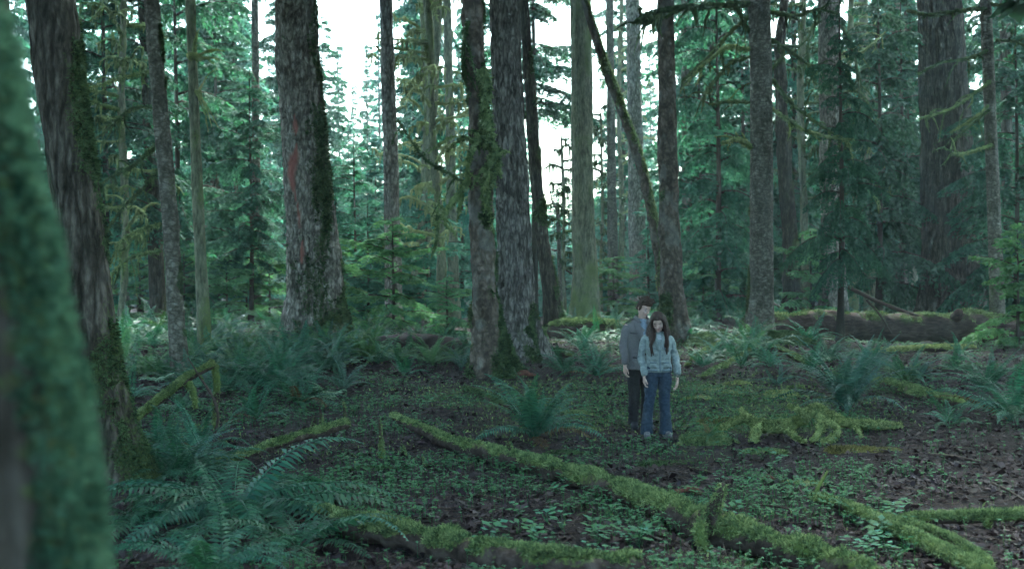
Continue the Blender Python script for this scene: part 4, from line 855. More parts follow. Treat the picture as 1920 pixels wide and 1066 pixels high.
for k, a in enumerate(((1318, 832, .42, .32, .17, 'moss', 'rounded green moss cushion with a small fern, right of the woman\'s feet'), (1600, 848, .42, .16, .09, 'moss_orange', 'long ochre moss cushion below the moss tangle'), (1665, 846, .18, .12, .06, 'moss_orange', 'small ochre moss cushion at the right end of the long one'),
    (1352, 793, .34, .2, .09, 'moss_orange', 'orange tinted moss cushion left of the moss tangle'), (1385, 722, .26, .18, .09, 'moss_yellow', 'yellow moss cushion on the slope right of the couple, upper left'), (1310, 748, .26, .14, .07, 'moss_yellow', 'flat yellow moss cushion close right of the woman'), (1372, 738, .2, .14, .06, 'moss_yellow', 'small yellow moss cushion below the upper left one'),
    (1462, 742, .3, .2, .12, 'moss_yellow', 'plump yellow moss cushion left of the bluish fern'), (1330, 732, .18, .14, .05, 'moss_yellow', 'tiny yellow moss cushion right of the woman\'s hand'), (1495, 728, .2, .16, .08, 'moss', 'small green moss cushion left of the bluish fern'), (1080, 778, .3, .26, .06, 'moss', 'low moss cushion left of the couple, upper'), (1095, 805, .36, .2, .05, 'moss', 'low moss cushion left of the couple, lower'),
    (1425, 848, .3, .16, .05, 'moss', 'moss cushion under the left end of the moss tangle'), (1510, 908, .28, .1, .05, 'moss_yellow', 'flat moss strip above the paired mossy branches'), (1060, 850, .3, .14, .05, 'moss_dark', 'dark moss cushion below the middle fern'), (935, 690, .35, .3, .2, 'moss_dark', 'dark moss heap on the foot of the gnarled maple'), (1045, 628, .6, .5, .35, 'moss', 'green moss heap at the foot of the thin leaning dark trunk'),
    (1340, 640, .8, .6, .3, 'moss_dark', 'mossy hump on the bank left of the knotty trunk'), (1480, 640, .7, .5, .3, 'moss_dark', 'mossy hump on the bank right of the knotty trunk'), (690, 880, .3, .2, .04, 'moss_dark', 'low dark moss patch left of the long trunk'), (1250, 870, .4, .2, .04, 'moss_dark', 'low dark moss patch in front of the woman\'s feet'))):
    cushion(*a, seed=70 + k)

# ------------------------------------------------------------------ ferns
def frond_mesh(name, L, a0, a1, mat, seed, npair=26, pin=0.11):
    """one frond: rachis arching in the XZ plane with paired pinnae"""
    rs = np.random.default_rng(seed); n = 14; t = np.linspace(0, 1, n); ang = a0 + (a1 - a0) * t ** 1.2
    st = L / (n - 1); x = np.concatenate([[0], np.cumsum(np.cos(ang[:-1]) * st)]); z = np.concatenate([[0], np.cumsum(np.sin(ang[:-1]) * st)])
    y = 0.04 * L * np.sin(t * 2.5) * rs.normal(); C = np.stack([x, y, z], -1); g = Geo()
    add_tube(g, C, np.linspace(0.006, 0.002, n) * max(L, .7), n=3, cap=False)
    tt = np.repeat(np.linspace(0.14, 0.985, npair), 2); sd = np.tile([1., -1.], npair)
    P = np.stack([np.interp(tt, t, C[:, k]) for k in range(3)], -1); T = np.stack([np.interp(np.clip(tt + .02, 0, 1.02), np.append(t, 1.05), np.append(C[:, k], 2 * C[-1, k] - C[-2, k])) for k in range(3)], -1) - P
    T /= np.linalg.norm(T, axis=1)[:, None]; Nn = np.stack([-T[:, 2], 0 * tt, T[:, 0]], -1)
    l = pin * L * np.clip(np.minimum((tt - .05) * 6, 1.06 - tt ** 2.2), .12, 1) * rs.uniform(.85, 1.1, len(tt))
    d = np.stack([0 * tt, sd, 0 * tt], -1) + T * .35 - Nn * rs.uniform(-.05, .4, (len(tt), 1)); d /= np.linalg.norm(d, axis=1)[:, None]
    w = (0.36 * L / npair) * T * rs.uniform(.8, 1.1, (len(tt), 1)); e = P + d * l[:, None]; e[:, 2] -= .15 * l
    m_ = P + d * l[:, None] * .35 + Nn * l[:, None] * .05
    V = np.stack([P, m_ + w, e, m_ - w], 1).reshape(-1, 3); g.add(V, np.arange(len(V)).reshape(-1, 4))
    return g.mesh(name, M[mat], smooth=False)
FR = {}
for mt in ('fern', 'fern_blue', 'fern_light', 'fern_dead'):
    FR[mt] = [frond_mesh('frond', 1.0, math.radians(a), math.radians(b2), mt, 5 + k, 30, 0.125) for k, (a, b2) in enumerate(((72, -5), (58, -30), (46, -38), (78, 35), (36, -35), (66, 5), (50, -55)))]
def fern(px, py, size, n, label, mat='fern', upright=0.0, seed=0, group=None, lift=0.0, az=None, flat=0.0):
    b_ = ground_at(px, py); b_[2] += lift; t = thing('sword_fern', b_, label, 'fern', group); rs = np.random.default_rng(seed)
    for k in range(n):
        me = FR[mat][[0, 3, 5][rs.integers(3)] if rs.random() < upright else rs.integers(len(FR[mat]))]
        if flat: me = FR[mat][[1, 2, 4, 6, 2, 4][rs.integers(6)]]
        th = (az[0] + (az[1] - az[0]) * (k + rs.random()) / n) if az else k * 2.399 + rs.normal(0, .25)
        s_ = size * rs.uniform(.65, 1.12); dead = rs.random() < .035 and not flat
        if dead: me = FR['fern_dead'][rs.integers(4, 7) if len(FR['fern_dead']) > 6 else 4]
        link('frond', me, t, (rs.normal(0, .03), rs.normal(0, .03), 0), (rs.normal(0, .16), rs.normal(0, .1) + (.3 if dead else .08) + flat * rs.random(), th), (s_, s_ * rs.uniform(.85, 1.1), s_))
fern(440, 975, 1.6, 46, 'large sword fern sprawling in the left foreground', seed=1, flat=.28)
fern(290, 985, 1.15, 18, 'sword fern at the foot of the dark left trunk', seed=2, flat=.15)
fern(560, 1030, 1.1, 20, 'sword fern overlapping the left end of the bottom log', seed=3, flat=.2)
fern(395, 1090, 0.95, 18, 'sword fern at the bottom edge below the large one', seed=4)
fern(1003, 822, 1.2, 28, 'dark sword fern above the middle of the long mossy trunk', seed=5, upright=.35)
fern(1588, 770, 1.35, 28, 'upright bluish sword fern right of the moss tangle', 'fern_blue', .8, seed=6)
fern(1118, 706, 1.15, 20, 'sword fern close left of the man', seed=7)
fern(1458, 722, .62, 11, 'small drooping sword fern left of the bluish fern', 'fern_blue', seed=8)
fern(1330, 836, .42, 10, 'small bright fern on the green moss cushion', 'fern_light', seed=9, lift=.1)
fern(1895, 790, 1.25, 22, 'spreading sword fern at the right edge, lower', seed=10)
fern(1850, 735, 1.1, 18, 'spreading sword fern at the right edge, upper', seed=11)
fern(1268, 628, 1.5, 16, 'sword fern at the foot of the mottled tree behind the woman', seed=12)
fern(1700, 712, 1.0, 16, 'sword fern behind the half buried mossy log', seed=13)
fern(560, 760, .95, 16, 'sword fern in the middle of the left fern carpet, nearest', seed=14)
fern(480, 790, .95, 16, 'sword fern between the slanting branch and the raised branch', seed=15)
fern(640, 735, .85, 14, 'pale fern fronds right of the left fern carpet', 'fern_blue', seed=16)
fern(300, 840, .9, 14, 'sword fern right beside the dark left trunk, under the slanting branch', seed=17)
fern(760, 705, .8, 12, 'sword fern in front of the root mound', seed=18)
fern(1520, 700, .9, 14, 'sword fern just behind the bluish fern, left', seed=19)
fern(1635, 690, .95, 14, 'sword fern just behind the bluish fern, right', seed=20)
fern(1390, 690, .7, 11, 'sword fern on the bank left of the knotty trunk', seed=21)
fern(1780, 800, .6, 9, 'small fern in bare soil near the right edge', seed=22)
fern(1060, 700, .9, 13, 'sword fern left of the one beside the man', seed=23)
fern(1090, 658, 1.0, 13, 'sword fern in front of the log behind the couple', seed=24)
# fern carpet further back: whole clumps
def clump(seed, mat):
    rs = np.random.default_rng(seed); g = Geo()
    for k in range(14):
        me = FR[mat][rs.integers(len(FR[mat]))]; n = len(me.vertices); co = np.zeros(n * 3, np.float32); me.vertices.foreach_get('co', co); co = co.reshape(-1, 3)
        Rm = np.array(Euler((rs.normal(0, .16), rs.normal(0, .1) + .08, k * 2.399)).to_matrix()); co = co @ Rm.T * rs.uniform(.65, 1.1)
        for p in (3, 4):
            pass
        lt = np.zeros(len(me.polygons), np.int32); me.polygons.foreach_get('loop_total', lt); lv = np.zeros(len(me.loops), np.int32); me.loops.foreach_get('vertex_index', lv)
        g.add(co, lv.reshape(-1, 4))
    return g.mesh('fern_clump', M[mat], smooth=False)
CL = [clump(1, 'fern'), clump(2, 'fern'), clump(3, 'fern_blue'), clump(4, 'fern'), clump(5, 'fern_light')]
rs = np.random.default_rng(31)
FB = {'fern carpet around the slim trunks': 'carpet fern', 'fern carpet by the giant fir': 'carpet fern', 'ferns left of the gnarled maple': 'small shaded fern', 'ferns on the bank': 'fern on the bank', 'ferns behind the fallen log': 'fern behind the log', 'ferns in front of the fallen log': 'fern before the log', 'ferns by the olive trunk': 'distant fern', 'ferns under the slanting branch': 'near shaded fern', 'ferns behind the couple': 'fern behind the couple'}
for (n, x0, x1, y0, y1, s0, s1, lb, grp) in (
    (66, 215, 545, 612, 740, .85, 1.3, 'sword fern in the dense carpet around the two slim trunks', 'fern carpet around the slim trunks'),
    (38, 545, 720, 628, 700, .8, 1.2, 'sword fern in the carpet at the foot of the giant scarred fir', 'fern carpet by the giant fir'),
    (20, 730, 880, 640, 690, .7, 1.0, 'small fern in the shade between young hemlock and gnarled maple', 'ferns left of the gnarled maple'),
    (22, 1290, 1560, 606, 690, .7, 1.1, 'sword fern scattered on the bank around the knotty trunk', 'ferns on the bank'),
    (26, 1290, 1910, 588, 602, 1.0, 1.5, 'fern growing behind the big fallen log', 'ferns behind the fallen log'),
    (9, 1600, 1910, 665, 720, .6, .9, 'sword fern in front of the big fallen log', 'ferns in front of the fallen log'),
    (16, 1035, 1300, 612, 655, .7, 1.1, 'fern on the lit ground behind the couple', 'ferns behind the couple'),
    (8, 1050, 1160, 596, 610, .9, 1.3, 'fern by the olive green trunk', 'ferns by the olive trunk'),
    (10, 240, 420, 740, 900, .6, .9, 'fern in the shade between the dark left trunk and slanting branch', 'ferns under the slanting branch')):
    for k in range(n):
        px, py = rs.uniform(x0, x1), rs.uniform(y0, y1); b_ = ground_at(px, py); s_ = rs.uniform(s0, s1)
        o = link('sword_fern', CL[rs.integers(5)], None, tuple(b_), (0, 0, rs.uniform(0, 6.28)), (s_, s_, s_ * rs.uniform(.8, 1.1))); tag(o, lb, 'fern', grp); LAB.append((px, FB[grp], 'fern', o))

# ------------------------------------------------------------------ litter, herbs, ground moss (uncountable)
def scatter(n, seed, y0=6.0, y1=33.0, dens=None):
    r = np.random.default_rng(seed); k = n * 3
    y = y0 + (y1 - y0) * r.random(k) ** 1.25; x = r.uniform(-1, 1, k) * (0.5 * y + 1.8)
    keep = r.random(k) < (dens(x, y) if dens is not None else 1); x, y = x[keep][:n], y[keep][:n]
    return x, y, gh(x, y) + 0.035 * fbm(np.stack([x, y, 0 * x], -1) * 3.1, 3, 33) + 0.012, r
def rhombs(P, d, l, w, sd): return np.stack([P, P + d * l * .5 + sd * w, P + d * l, P + d * l * .5 - sd * w], 1)
def unit(v): return v / (np.linalg.norm(v, axis=-1)[..., None] + 1e-9)
x, y, z, r = scatter(85000, 1, dens=lambda x, y: np.clip(1.1 - moss_ground(x, y) * 1.3, .12, 1) * np.clip(.55 + 1.3 * fbm(np.stack([x, y, 0 * x], -1) * .9, 3, 71), .12, 1)); n = len(x)
P = np.stack([x, y, z], -1); d = unit(np.stack([r.normal(0, 1, n), r.normal(0, 1, n), r.normal(0, .28, n)], -1)); sd = unit(np.cross(d, np.stack([r.normal(0, .35, n), r.normal(0, .35, n), np.ones(n)], -1)))
l = np.clip(np.exp(r.normal(-3.15, .45, n)), .015, .09)[:, None] * (1 + .02 * y[:, None]); Q = rhombs(P, d, l, l * r.uniform(.25, .45, (n, 1)), sd); Q[:, 1:4:2, 2] += r.uniform(-.01, .025, (n, 2))
g = Geo(); g.add(Q.reshape(-1, 3), np.arange(4 * n).reshape(-1, 4)); tag(link('leaf_litter', g.mesh('leaf_litter', M['litter'], smooth=False)), 'damp brown fallen leaves covering the forest floor', 'leaf litter', kind='stuff')

def herb_d(x, y):
    v = fbm(np.stack([x, y, 0 * x], -1) / 1.4, 3, 61); return np.clip((v - .05) * 5, .08, 1) * np.where((x > -3.5) | (y > 11), 1, .5)
x, y, z, r = scatter(25000, 2, dens=herb_d); n = len(x); h_ = r.uniform(.03, .13, n); P = np.stack([x, y, z + h_], -1); s0 = r.uniform(.016, .036, n)[:, None] * (1 + .025 * y[:, None]); a0 = r.uniform(0, 6.28, n); g = Geo()
for k in range(3):
    a = a0 + k * 2.094 + r.normal(0, .15, n); d = unit(np.stack([np.cos(a), np.sin(a), r.normal(-.05, .25, n)], -1)); sd = unit(np.cross(d, np.stack([r.normal(0, .15, n), r.normal(0, .15, n), np.ones(n)], -1)))
    g.add(rhombs(P, d, s0, s0 * .46, sd).reshape(-1, 3), np.arange(4 * n).reshape(-1, 4))
st = np.stack([P, P + [.003, 0, 0], np.stack([x + .01, y, z - .02], -1), np.stack([x + .007, y, z - .02], -1)], 1); g.add(st.reshape(-1, 3), np.arange(4 * n).reshape(-1, 4))
tag(link('ground_herbs', g.mesh('ground_herbs', M['herb'], smooth=False)), 'small green three leaved herbs carpeting the forest floor', 'ground cover', kind='stuff')

x, y, z, r = scatter(52000, 3, y1=30, dens=lambda x, y: np.clip((moss_ground(x, y) - .25) * 2.2, 0, 1)); n = len(x); P = np.stack([x, y, z - .015], -1)
d = unit(np.stack([r.normal(0, .6, n), r.normal(0, .6, n), np.ones(n)], -1)); sd = unit(np.cross(d, r.normal(0, 1, (n, 3)))); l = r.uniform(.015, .05, n)[:, None] * (1 + .02 * y[:, None])
g = Geo(); g.add(np.stack([P - sd * l * .3, P + sd * l * .3, P + d * l], 1).reshape(-1, 3), np.arange(3 * n).reshape(-1, 3)); tag(link('ground_moss', g.mesh('ground_moss', M['moss'], smooth=False)), 'low green moss tufts on the forest floor', 'ground moss', kind='stuff')

x, y, z, r = scatter(14000, 6, y1=30); n = len(x); l = np.clip(np.exp(r.normal(-2.3, .6, n)), .04, .5)[:, None]; a = r.uniform(0, 6.28, n); d = np.stack([np.cos(a), np.sin(a), r.normal(.03, .12, n)], -1); sd = np.stack([-np.sin(a), np.cos(a), 0 * a], -1) * r.uniform(.002, .006, (n, 1)); P = np.stack([x, y, z + .01], -1); up_ = np.array([0, 0, .008])
V = np.stack([P - sd, P + sd, P + up_, P + d * l - sd * .6, P + d * l + sd * .6, P + d * l + up_ * .7], 1).reshape(-1, 3); k6 = np.arange(n)[:, None] * 6
g = Geo(); g.add(V, np.concatenate([k6 + [0, 3, 5, 2], k6 + [2, 5, 4, 1], k6 + [1, 4, 3, 0]])); tag(link('fine_twigs', g.mesh('fine_twigs', M['twig'], smooth=False)), 'fine dark twigs strewn over the forest floor', 'twigs', kind='stuff')

# broad pale leaves that stand out from the carpet
for k, (px, py, sc_, lb) in enumerate(((298, 722, .5, 'pale whitish fern leaves in front of the slim leaning trunk'), (425, 680, .45, 'pale bluish fern leaves right of the pale slim trunk'), (618, 758, .55, 'pale bluish fern leaves left of the upright mossy sticks'), (650, 690, .35, 'pale leaf cluster at the right end of the left fern carpet'), (1066, 915, .09, 'tiny white leaf on the soil above the long mossy trunk'))):
    b_ = ground_at(px, py); t = thing('pale_leaf_cluster', b_, lb, 'plant'); rs = np.random.default_rng(k)
    me = frond_mesh('leaf', 1.0, math.radians(35), math.radians(-25), 'pale_leaf', 90 + k, 14, .22)
    for q_ in range(5): link('leaf', me, t, (rs.normal(0, .05), rs.normal(0, .05), .08), (rs.normal(0, .3), rs.normal(0, .2), rs.uniform(0, 6.28)), (sc_,) * 3)
# clusters of bright herbs in the foreground
hm = Geo(); rs = np.random.default_rng(8)
for k in range(7):
    a = k / 7 * 6.28 + rs.normal(0, .2); l = rs.uniform(.07, .12); dd = np.array([math.cos(a), math.sin(a), .1]); P0 = dd * .05 + [0, 0, rs.uniform(.08, .18)]; s2 = np.cross(dd, [0, 0, 1.]) * l * .4
    hm.add(np.array([P0, P0 + dd * l * .5 + s2, P0 + dd * l, P0 + dd * l * .5 - s2]), [(0, 1, 2, 3)]); hm.add(np.array([[0, 0, -.02], [.006, 0, -.02], P0 + [.004, 0, 0], P0]), [(0, 1, 2, 3)])
hm = hm.mesh('herb', M['herb'], smooth=False); rs = np.random.default_rng(9)
for (n, x0, x1, y0, y1, lb, grp) in ((26, 1600, 1700, 960, 1060, 'broad leaved herb in the bright patch left of the paired branches', 'herbs by the paired branches'), (30, 900, 1200, 900, 1040, 'broad leaved herb on the soil between the two mossy logs', 'herbs between the logs'), (16, 1300, 1460, 850, 990, 'broad leaved herb beside the long trunk, right of its stub', 'herbs right of the stub'), (14, 1080, 1260, 1000, 1060, 'broad leaved herb at the bottom edge in the middle', 'herbs at the bottom edge'), (12, 700, 880, 690, 780, 'broad leaved herb in front of the gnarled maple', 'herbs before the maple')):
    for k in range(n):
        hx = rs.uniform(x0, x1); b_ = ground_at(hx, rs.uniform(y0, y1)); s_ = rs.uniform(.45, .85)
        o = tag(link('broad_leaved_herb', hm, None, tuple(b_), (rs.normal(0, .15), rs.normal(0, .15), rs.uniform(0, 6.28)), (s_,) * 3), lb, 'herb', grp); LAB.append((hx, lb.split(' in ')[0].split(' on ')[0].split(' beside')[0].split(' at ')[0], grp, o))

# ------------------------------------------------------------------ labels that single out the repeats
LM = [(150, 'dark left trunk'), (315, 'slim leaning trunk'), (370, 'pale slim trunk'), (575, 'giant scarred fir'), (730, 'straight grey trunk'), (955, 'massive furrowed fir'), (1092, 'olive green trunk'), (1255, 'mottled tree'), (1427, 'knotty brown trunk'), (1557, 'grey furrowed trunk'), (1775, 'giant cedar')]
ORD = ['leftmost', 'second from left', 'third from left', 'fourth from left', 'fifth from left', 'sixth from left', 'seventh from left', 'eighth from left', 'ninth from left', 'tenth from left'] + ['%dth from left' % k for k in range(11, 60)]
bins = {}
for (px, base, cat, o) in LAB:
    k = sum(px > m[0] for m in LM)
    if cat in ('tree', 'fern'):
        where = 'left of the ' + LM[0][1] if k == 0 else ('right of the ' + LM[-1][1] if k == len(LM) else 'between %s and %s' % (LM[k - 1][1], LM[k][1]))
    else: where = 'of the ' + cat
    bins.setdefault((base, where), []).append((px, o))
for (base, where), lst in bins.items():
    lst.sort(key=lambda e: e[0])
    for q_, (px, o) in enumerate(lst): o['label'] = ('%s %s' % (base, where)) if len(lst) == 1 else '%s, %s %s' % (base, ORD[q_], where)

# ------------------------------------------------------------------ the two people
def cloth_mat(name, a, b, scale=60, bump=0.25, rough=0.85):
    return plain_mat(name, a, b, scale, rough, bump, 0.15)
M['coat'] = cloth_mat('grey_wool', (0.085, 0.081, 0.082), (0.155, 0.149, 0.15), 90, .5)
M['coat_dark'] = cloth_mat('dark_wool', (0.02, 0.02, 0.025), (0.05, 0.05, 0.055), 90)
M['trousers'] = cloth_mat('black_trousers', (0.010, 0.010, 0.012), (0.024, 0.022, 0.024), 50)
M['jeans'] = cloth_mat('blue_jeans', (0.011, 0.02, 0.034), (0.03, 0.048, 0.072), 25, .3)
M['jacket'] = cloth_mat('pale_teal_cotton', (0.125, 0.158, 0.155), (0.225, 0.268, 0.262), 22, .5)
M['jacket_seam'] = cloth_mat('jacket_seam', (0.09, 0.12, 0.135), (0.15, 0.19, 0.21), 40)
M['shirt'] = cloth_mat('blue_grey_shirt', (0.12, 0.16, 0.20), (0.20, 0.25, 0.30), 40)
M['top'] = cloth_mat('pale_top', (0.25, 0.27, 0.28), (0.38, 0.40, 0.41), 40)
M['hair_dark'] = plain_mat('dark_brown_hair', (0.010, 0.006, 0.005), (0.045, 0.024, 0.019), 5, .6, .9, .15, (30, 30, 1.5))
M['hair_brown'] = plain_mat('tousled_brown_hair', (0.02, 0.013, 0.009), (0.06, 0.041, 0.029), 6, .6, .9, .15, (20, 20, 6))
M['shoe_dark'] = plain_mat('dark_shoe', (.01, .01, .012), (.025, .025, .03), 30, .6)
M['shoe_light'] = plain_mat('pale_shoe', (.05, .05, .052), (.14, .14, .145), 30, .6)
M['button'] = plain_mat('dark_button', (.008, .008, .01), (.02, .02, .022), 30, .4)
M['eye_white'] = plain_mat('eye_white', (.5, .5, .5), (.6, .6, .6), 30, .3)
def skin_mat():
    m, t, o = mat_new('skin'); n1 = noise(t, coords(t), 40, 3)
    col = ramp(t, n1, [(.3, (.36, .235, .195)), (.7, (.45, .305, .255))])
    for nm, c in (('lips', (.33, .12, .11)), ('brow', (.03, .017, .013)), ('eye', (.02, .012, .01))):
        a = t.nodes.new('ShaderNodeAttribute'); a.attribute_name = nm; col = mixc(t, a.outputs['Fac'], col, c)
    p = nd(t, 'BsdfPrincipled'); p.inputs['Roughness'].default_value = .55; p.inputs['Subsurface Weight'].default_value = .1; p.inputs['Subsurface Radius'].default_value = (.01, .004, .002)
    t.links.new(col, p.inputs['Base Color']); t.links.new(p.outputs[0], o.inputs[0]); return m
M['skin'] = skin_mat()

def loft(secs, n=20, p=2.0):
    """closed shape through horizontal ellipses (x, y, z, rx, ry)"""
    th = np.linspace(0, 2 * np.pi, n, endpoint=False); c, s = np.cos(th), np.sin(th)
    cx = np.sign(c) * np.abs(c) ** (2 / p); sy = np.sign(s) * np.abs(s) ** (2 / p)
    S = np.asarray(secs, float); k = max(len(S), int(len(S) * 3)); S = catmull(S, k)
    V = np.stack([S[:, 0:1] + S[:, 3:4] * cx, S[:, 1:2] + S[:, 4:5] * sy, np.repeat(S[:, 2:3], n, 1)], -1).reshape(-1, 3)
    V = np.vstack([V, S[0, :3], S[-1, :3]]); K = len(S); i = np.arange(K - 1)[:, None]; j = np.arange(n)[None]
    Fq = np.stack([i * n + j, i * n + (j + 1) % n, (i + 1) * n + (j + 1) % n, (i + 1) * n + j], -1).reshape(-1, 4)
    j = np.arange(n); up = S[-1, 2] > S[0, 2]
    cap = np.vstack([np.stack([np.full(n, K * n), (j + 1) % n, j], -1), np.stack([np.full(n, K * n + 1), (K - 1) * n + j, (K - 1) * n + (j + 1) % n], -1)])
    if not up: Fq = Fq[:, ::-1]; cap = cap[:, ::-1]
    return V, Fq, cap
def blob(c, r, n=14):
    z = np.sin(np.linspace(-np.pi / 2 + .05, np.pi / 2 - .05, 9)); return loft([(c[0], c[1], c[2] + r[2] * k, r[0] * math.sqrt(1 - k * k), r[1] * math.sqrt(1 - k * k)) for k in z], n)
def cap_tube(P, R, n=10):
    V, Fq, caps, N, _ = tube(np.asarray(P, float), R, n=n, ds=.02); return V, Fq, caps
def xf(part, Mx, piv):
    V, a, b = part; return (V - piv) @ Mx.T + piv, a, b
def fuse(parts, vox=.007, smooth=3, fold=0.0, seed=0, ff=14):
    """one continuous surface from overlapping closed shapes"""
    g = Geo()
    for V, Fq, cp in parts: n0 = g.n; g.add(V, Fq); g.f.append(cp + n0)
    me = g.mesh('tmp', None); o = bpy.data.objects.new('tmp', me); COL.objects.link(o)
    m = o.modifiers.new('r', 'REMESH'); m.mode = 'VOXEL'; m.voxel_size = vox
    if smooth: s = o.modifiers.new('s', 'SMOOTH'); s.factor = .5; s.iterations = smooth
    ev = o.evaluated_get(bpy.context.evaluated_depsgraph_get()); r = bpy.data.meshes.new_from_object(ev)
    bpy.data.objects.remove(o); bpy.data.meshes.remove(me)
    n = len(r.vertices); co = np.zeros(n * 3, np.float32); r.vertices.foreach_get('co', co); co = co.reshape(-1, 3).astype(float)
    if fold:
        nn = np.zeros(n * 3, np.float32); r.vertices.foreach_get('normal', nn); nn = nn.reshape(-1, 3)
        q = co + .05 * fbm(co * 5, 2, seed)[:, None]
        co = co + nn * (fold * (1 - 2.2 * np.abs(fbm(q * np.array([ff, ff, ff * 1.3]) + seed, 2, seed))))[:, None]; r.vertices.foreach_set('co', co.astype(np.float32).ravel())
    r.polygons.foreach_set('use_smooth', np.ones(len(r.polygons), bool)); r.update(); return r, co
def part(name, me, mat, parent):
    me.materials.clear(); me.materials.append(M[mat]); return link(name, me, parent)

def hand(w, dirz, side, curl=1.0, s=1.0):
    """hand hanging from the wrist w; palm faces the thigh (towards -side), fingers curled"""
    w = np.asarray(w, float); out = []
    palm = [(w[0], w[1], w[2] + .02, .022 * s, .027 * s), (w[0], w[1], w[2] - .02 * s, .018 * s, .034 * s), (w[0], w[1], w[2] - .06 * s, .017 * s, .042 * s), (w[0], w[1], w[2] - .092 * s, .015 * s, .038 * s)]
    out.append(loft(palm, 14))
    for k, (oy, ln) in enumerate(((-.030, .072), (-.010, .082), (.011, .077), (.030, .060))):
        b0 = w + [0, oy * s, -.085 * s]; l = ln * s; i = -side * curl
        P = [b0 + [0, 0, .015], b0 + [0.012 * i, 0, -.42 * l], b0 + [.030 * i, 0, -.72 * l], b0 + [.048 * i, 0, -.80 * l]]
        out.append(cap_tube(P, [.0105 * s, .0098 * s, .009 * s, .0075 * s], 8))
    b0 = w + [-side * .004, -.026 * s, -.025 * s]
    out.append(cap_tube([b0, b0 + [-side * .014, -.022 * s, -.03 * s], b0 + [-side * .026, -.026 * s, -.062 * s], b0 + [-side * .034, -.020 * s, -.082 * s]], [.014 * s, .012 * s, .0105 * s, .008 * s], 8))
    return out
def head_parts(c, s, yaw, pitch, female, roll=0.0):
    """skull, jaw, nose, ears and neck top, facing -Y, then turned"""
    x, y, z = 0, 0, 0; h = .23 * s; q = []
    j = .9 if female else 1.0
    q.append(loft([(0, -.022, -.5 * h, .022 * j, .022), (0, -.022, -.46 * h, .036 * j, .040), (0, -.014, -.38 * h, .050 * j, .062), (0, -.006, -.24 * h, .062 * j, .078), (0, 0, -.08 * h, .069, .086), (0, .004, .1 * h, .074, .093), (0, .008, .27 * h, .073, .093), (0, .012, .40 * h, .058, .075), (0, .014, .48 * h, .032, .042), (0, .014, .50 * h, .008, .01)], 26, 2.2))
    q.append(cap_tube([(0, -.080, .02 * h), (0, -.094, -.06 * h), (0, -.108, -.135 * h), (0, -.094, -.175 * h)], [.008, .010, .0145, .010], 8))      # nose
    for sd in (-1, 1):
        q.append(blob((sd * .074, .012, -.06 * h), (.010, .020, .032)))
        q.append(blob((sd * .030, -.075, .055 * h), (.028, .014, .011)))      # brow ridge
        q.append(blob((sd * .038, -.066, -.12 * h), (.022, .018, .022)))      # cheek
    q.append(blob((0, -.078, -.285 * h), (.024, .014, .013))); q.append(blob((0, -.066, -.43 * h), (.022, .020, .018)))
    Mx = np.array(Euler((pitch, roll, yaw)).to_matrix()); c = np.asarray(c, float)
    return [((V @ Mx.T) + c, a, b) for V, a, b in q], Mx, h
def head_attrs(me, co, c, Mx, h):
    L = (co - c) @ Mx; f = L[:, 1] < -.045
    e = np.zeros(len(co)); b = e.copy(); lp = e.copy()
    for sd in (-1, 1):
        e = np.maximum(e, np.exp(-(((L[:, 0] - sd * .031) / .014) ** 2 + ((L[:, 2] + .03 * h) / .0065) ** 2) ** 2) * f)
        b = np.maximum(b, np.exp(-(((L[:, 0] - sd * .032) / .022) ** 2 + ((L[:, 2] - .07 * h - .006 + .18 * np.abs(np.abs(L[:, 0]) - .035)) / .007) ** 2) ** 2) * f)
    lp = np.exp(-((L[:, 0] / .024) ** 2 + ((L[:, 2] + .285 * h) / .010) ** 2) ** 2) * f
    for nm, v in (('eye', e), ('brow', b), ('lips', lp)): me.attributes.new(nm, 'FLOAT', 'POINT').data.foreach_set('value', v.astype(np.float32))
def shoe(c, rz, l=.26, w=.05):
    c = np.asarray(c, float); sec = []
    Mz = np.array(Euler((0, 0, rz)).to_matrix())
    P = [loft([(0, -.04, .0, w, l * .5), (0, -.04, .03, w * 1.02, l * .5), (0, -.03, .055, w * .95, l * .44), (0, .0, .08, w * .85, l * .28), (0, .03, .115, w * .85, .055)], 20, 2.3)]
    return [((V @ Mz.T) + c, a, b) for V, a, b in P]

def hair_locks(paths, r0, r1, n=6):
    return [cap_tube(p, np.linspace(r0, r1, len(p)), n) for p in paths]

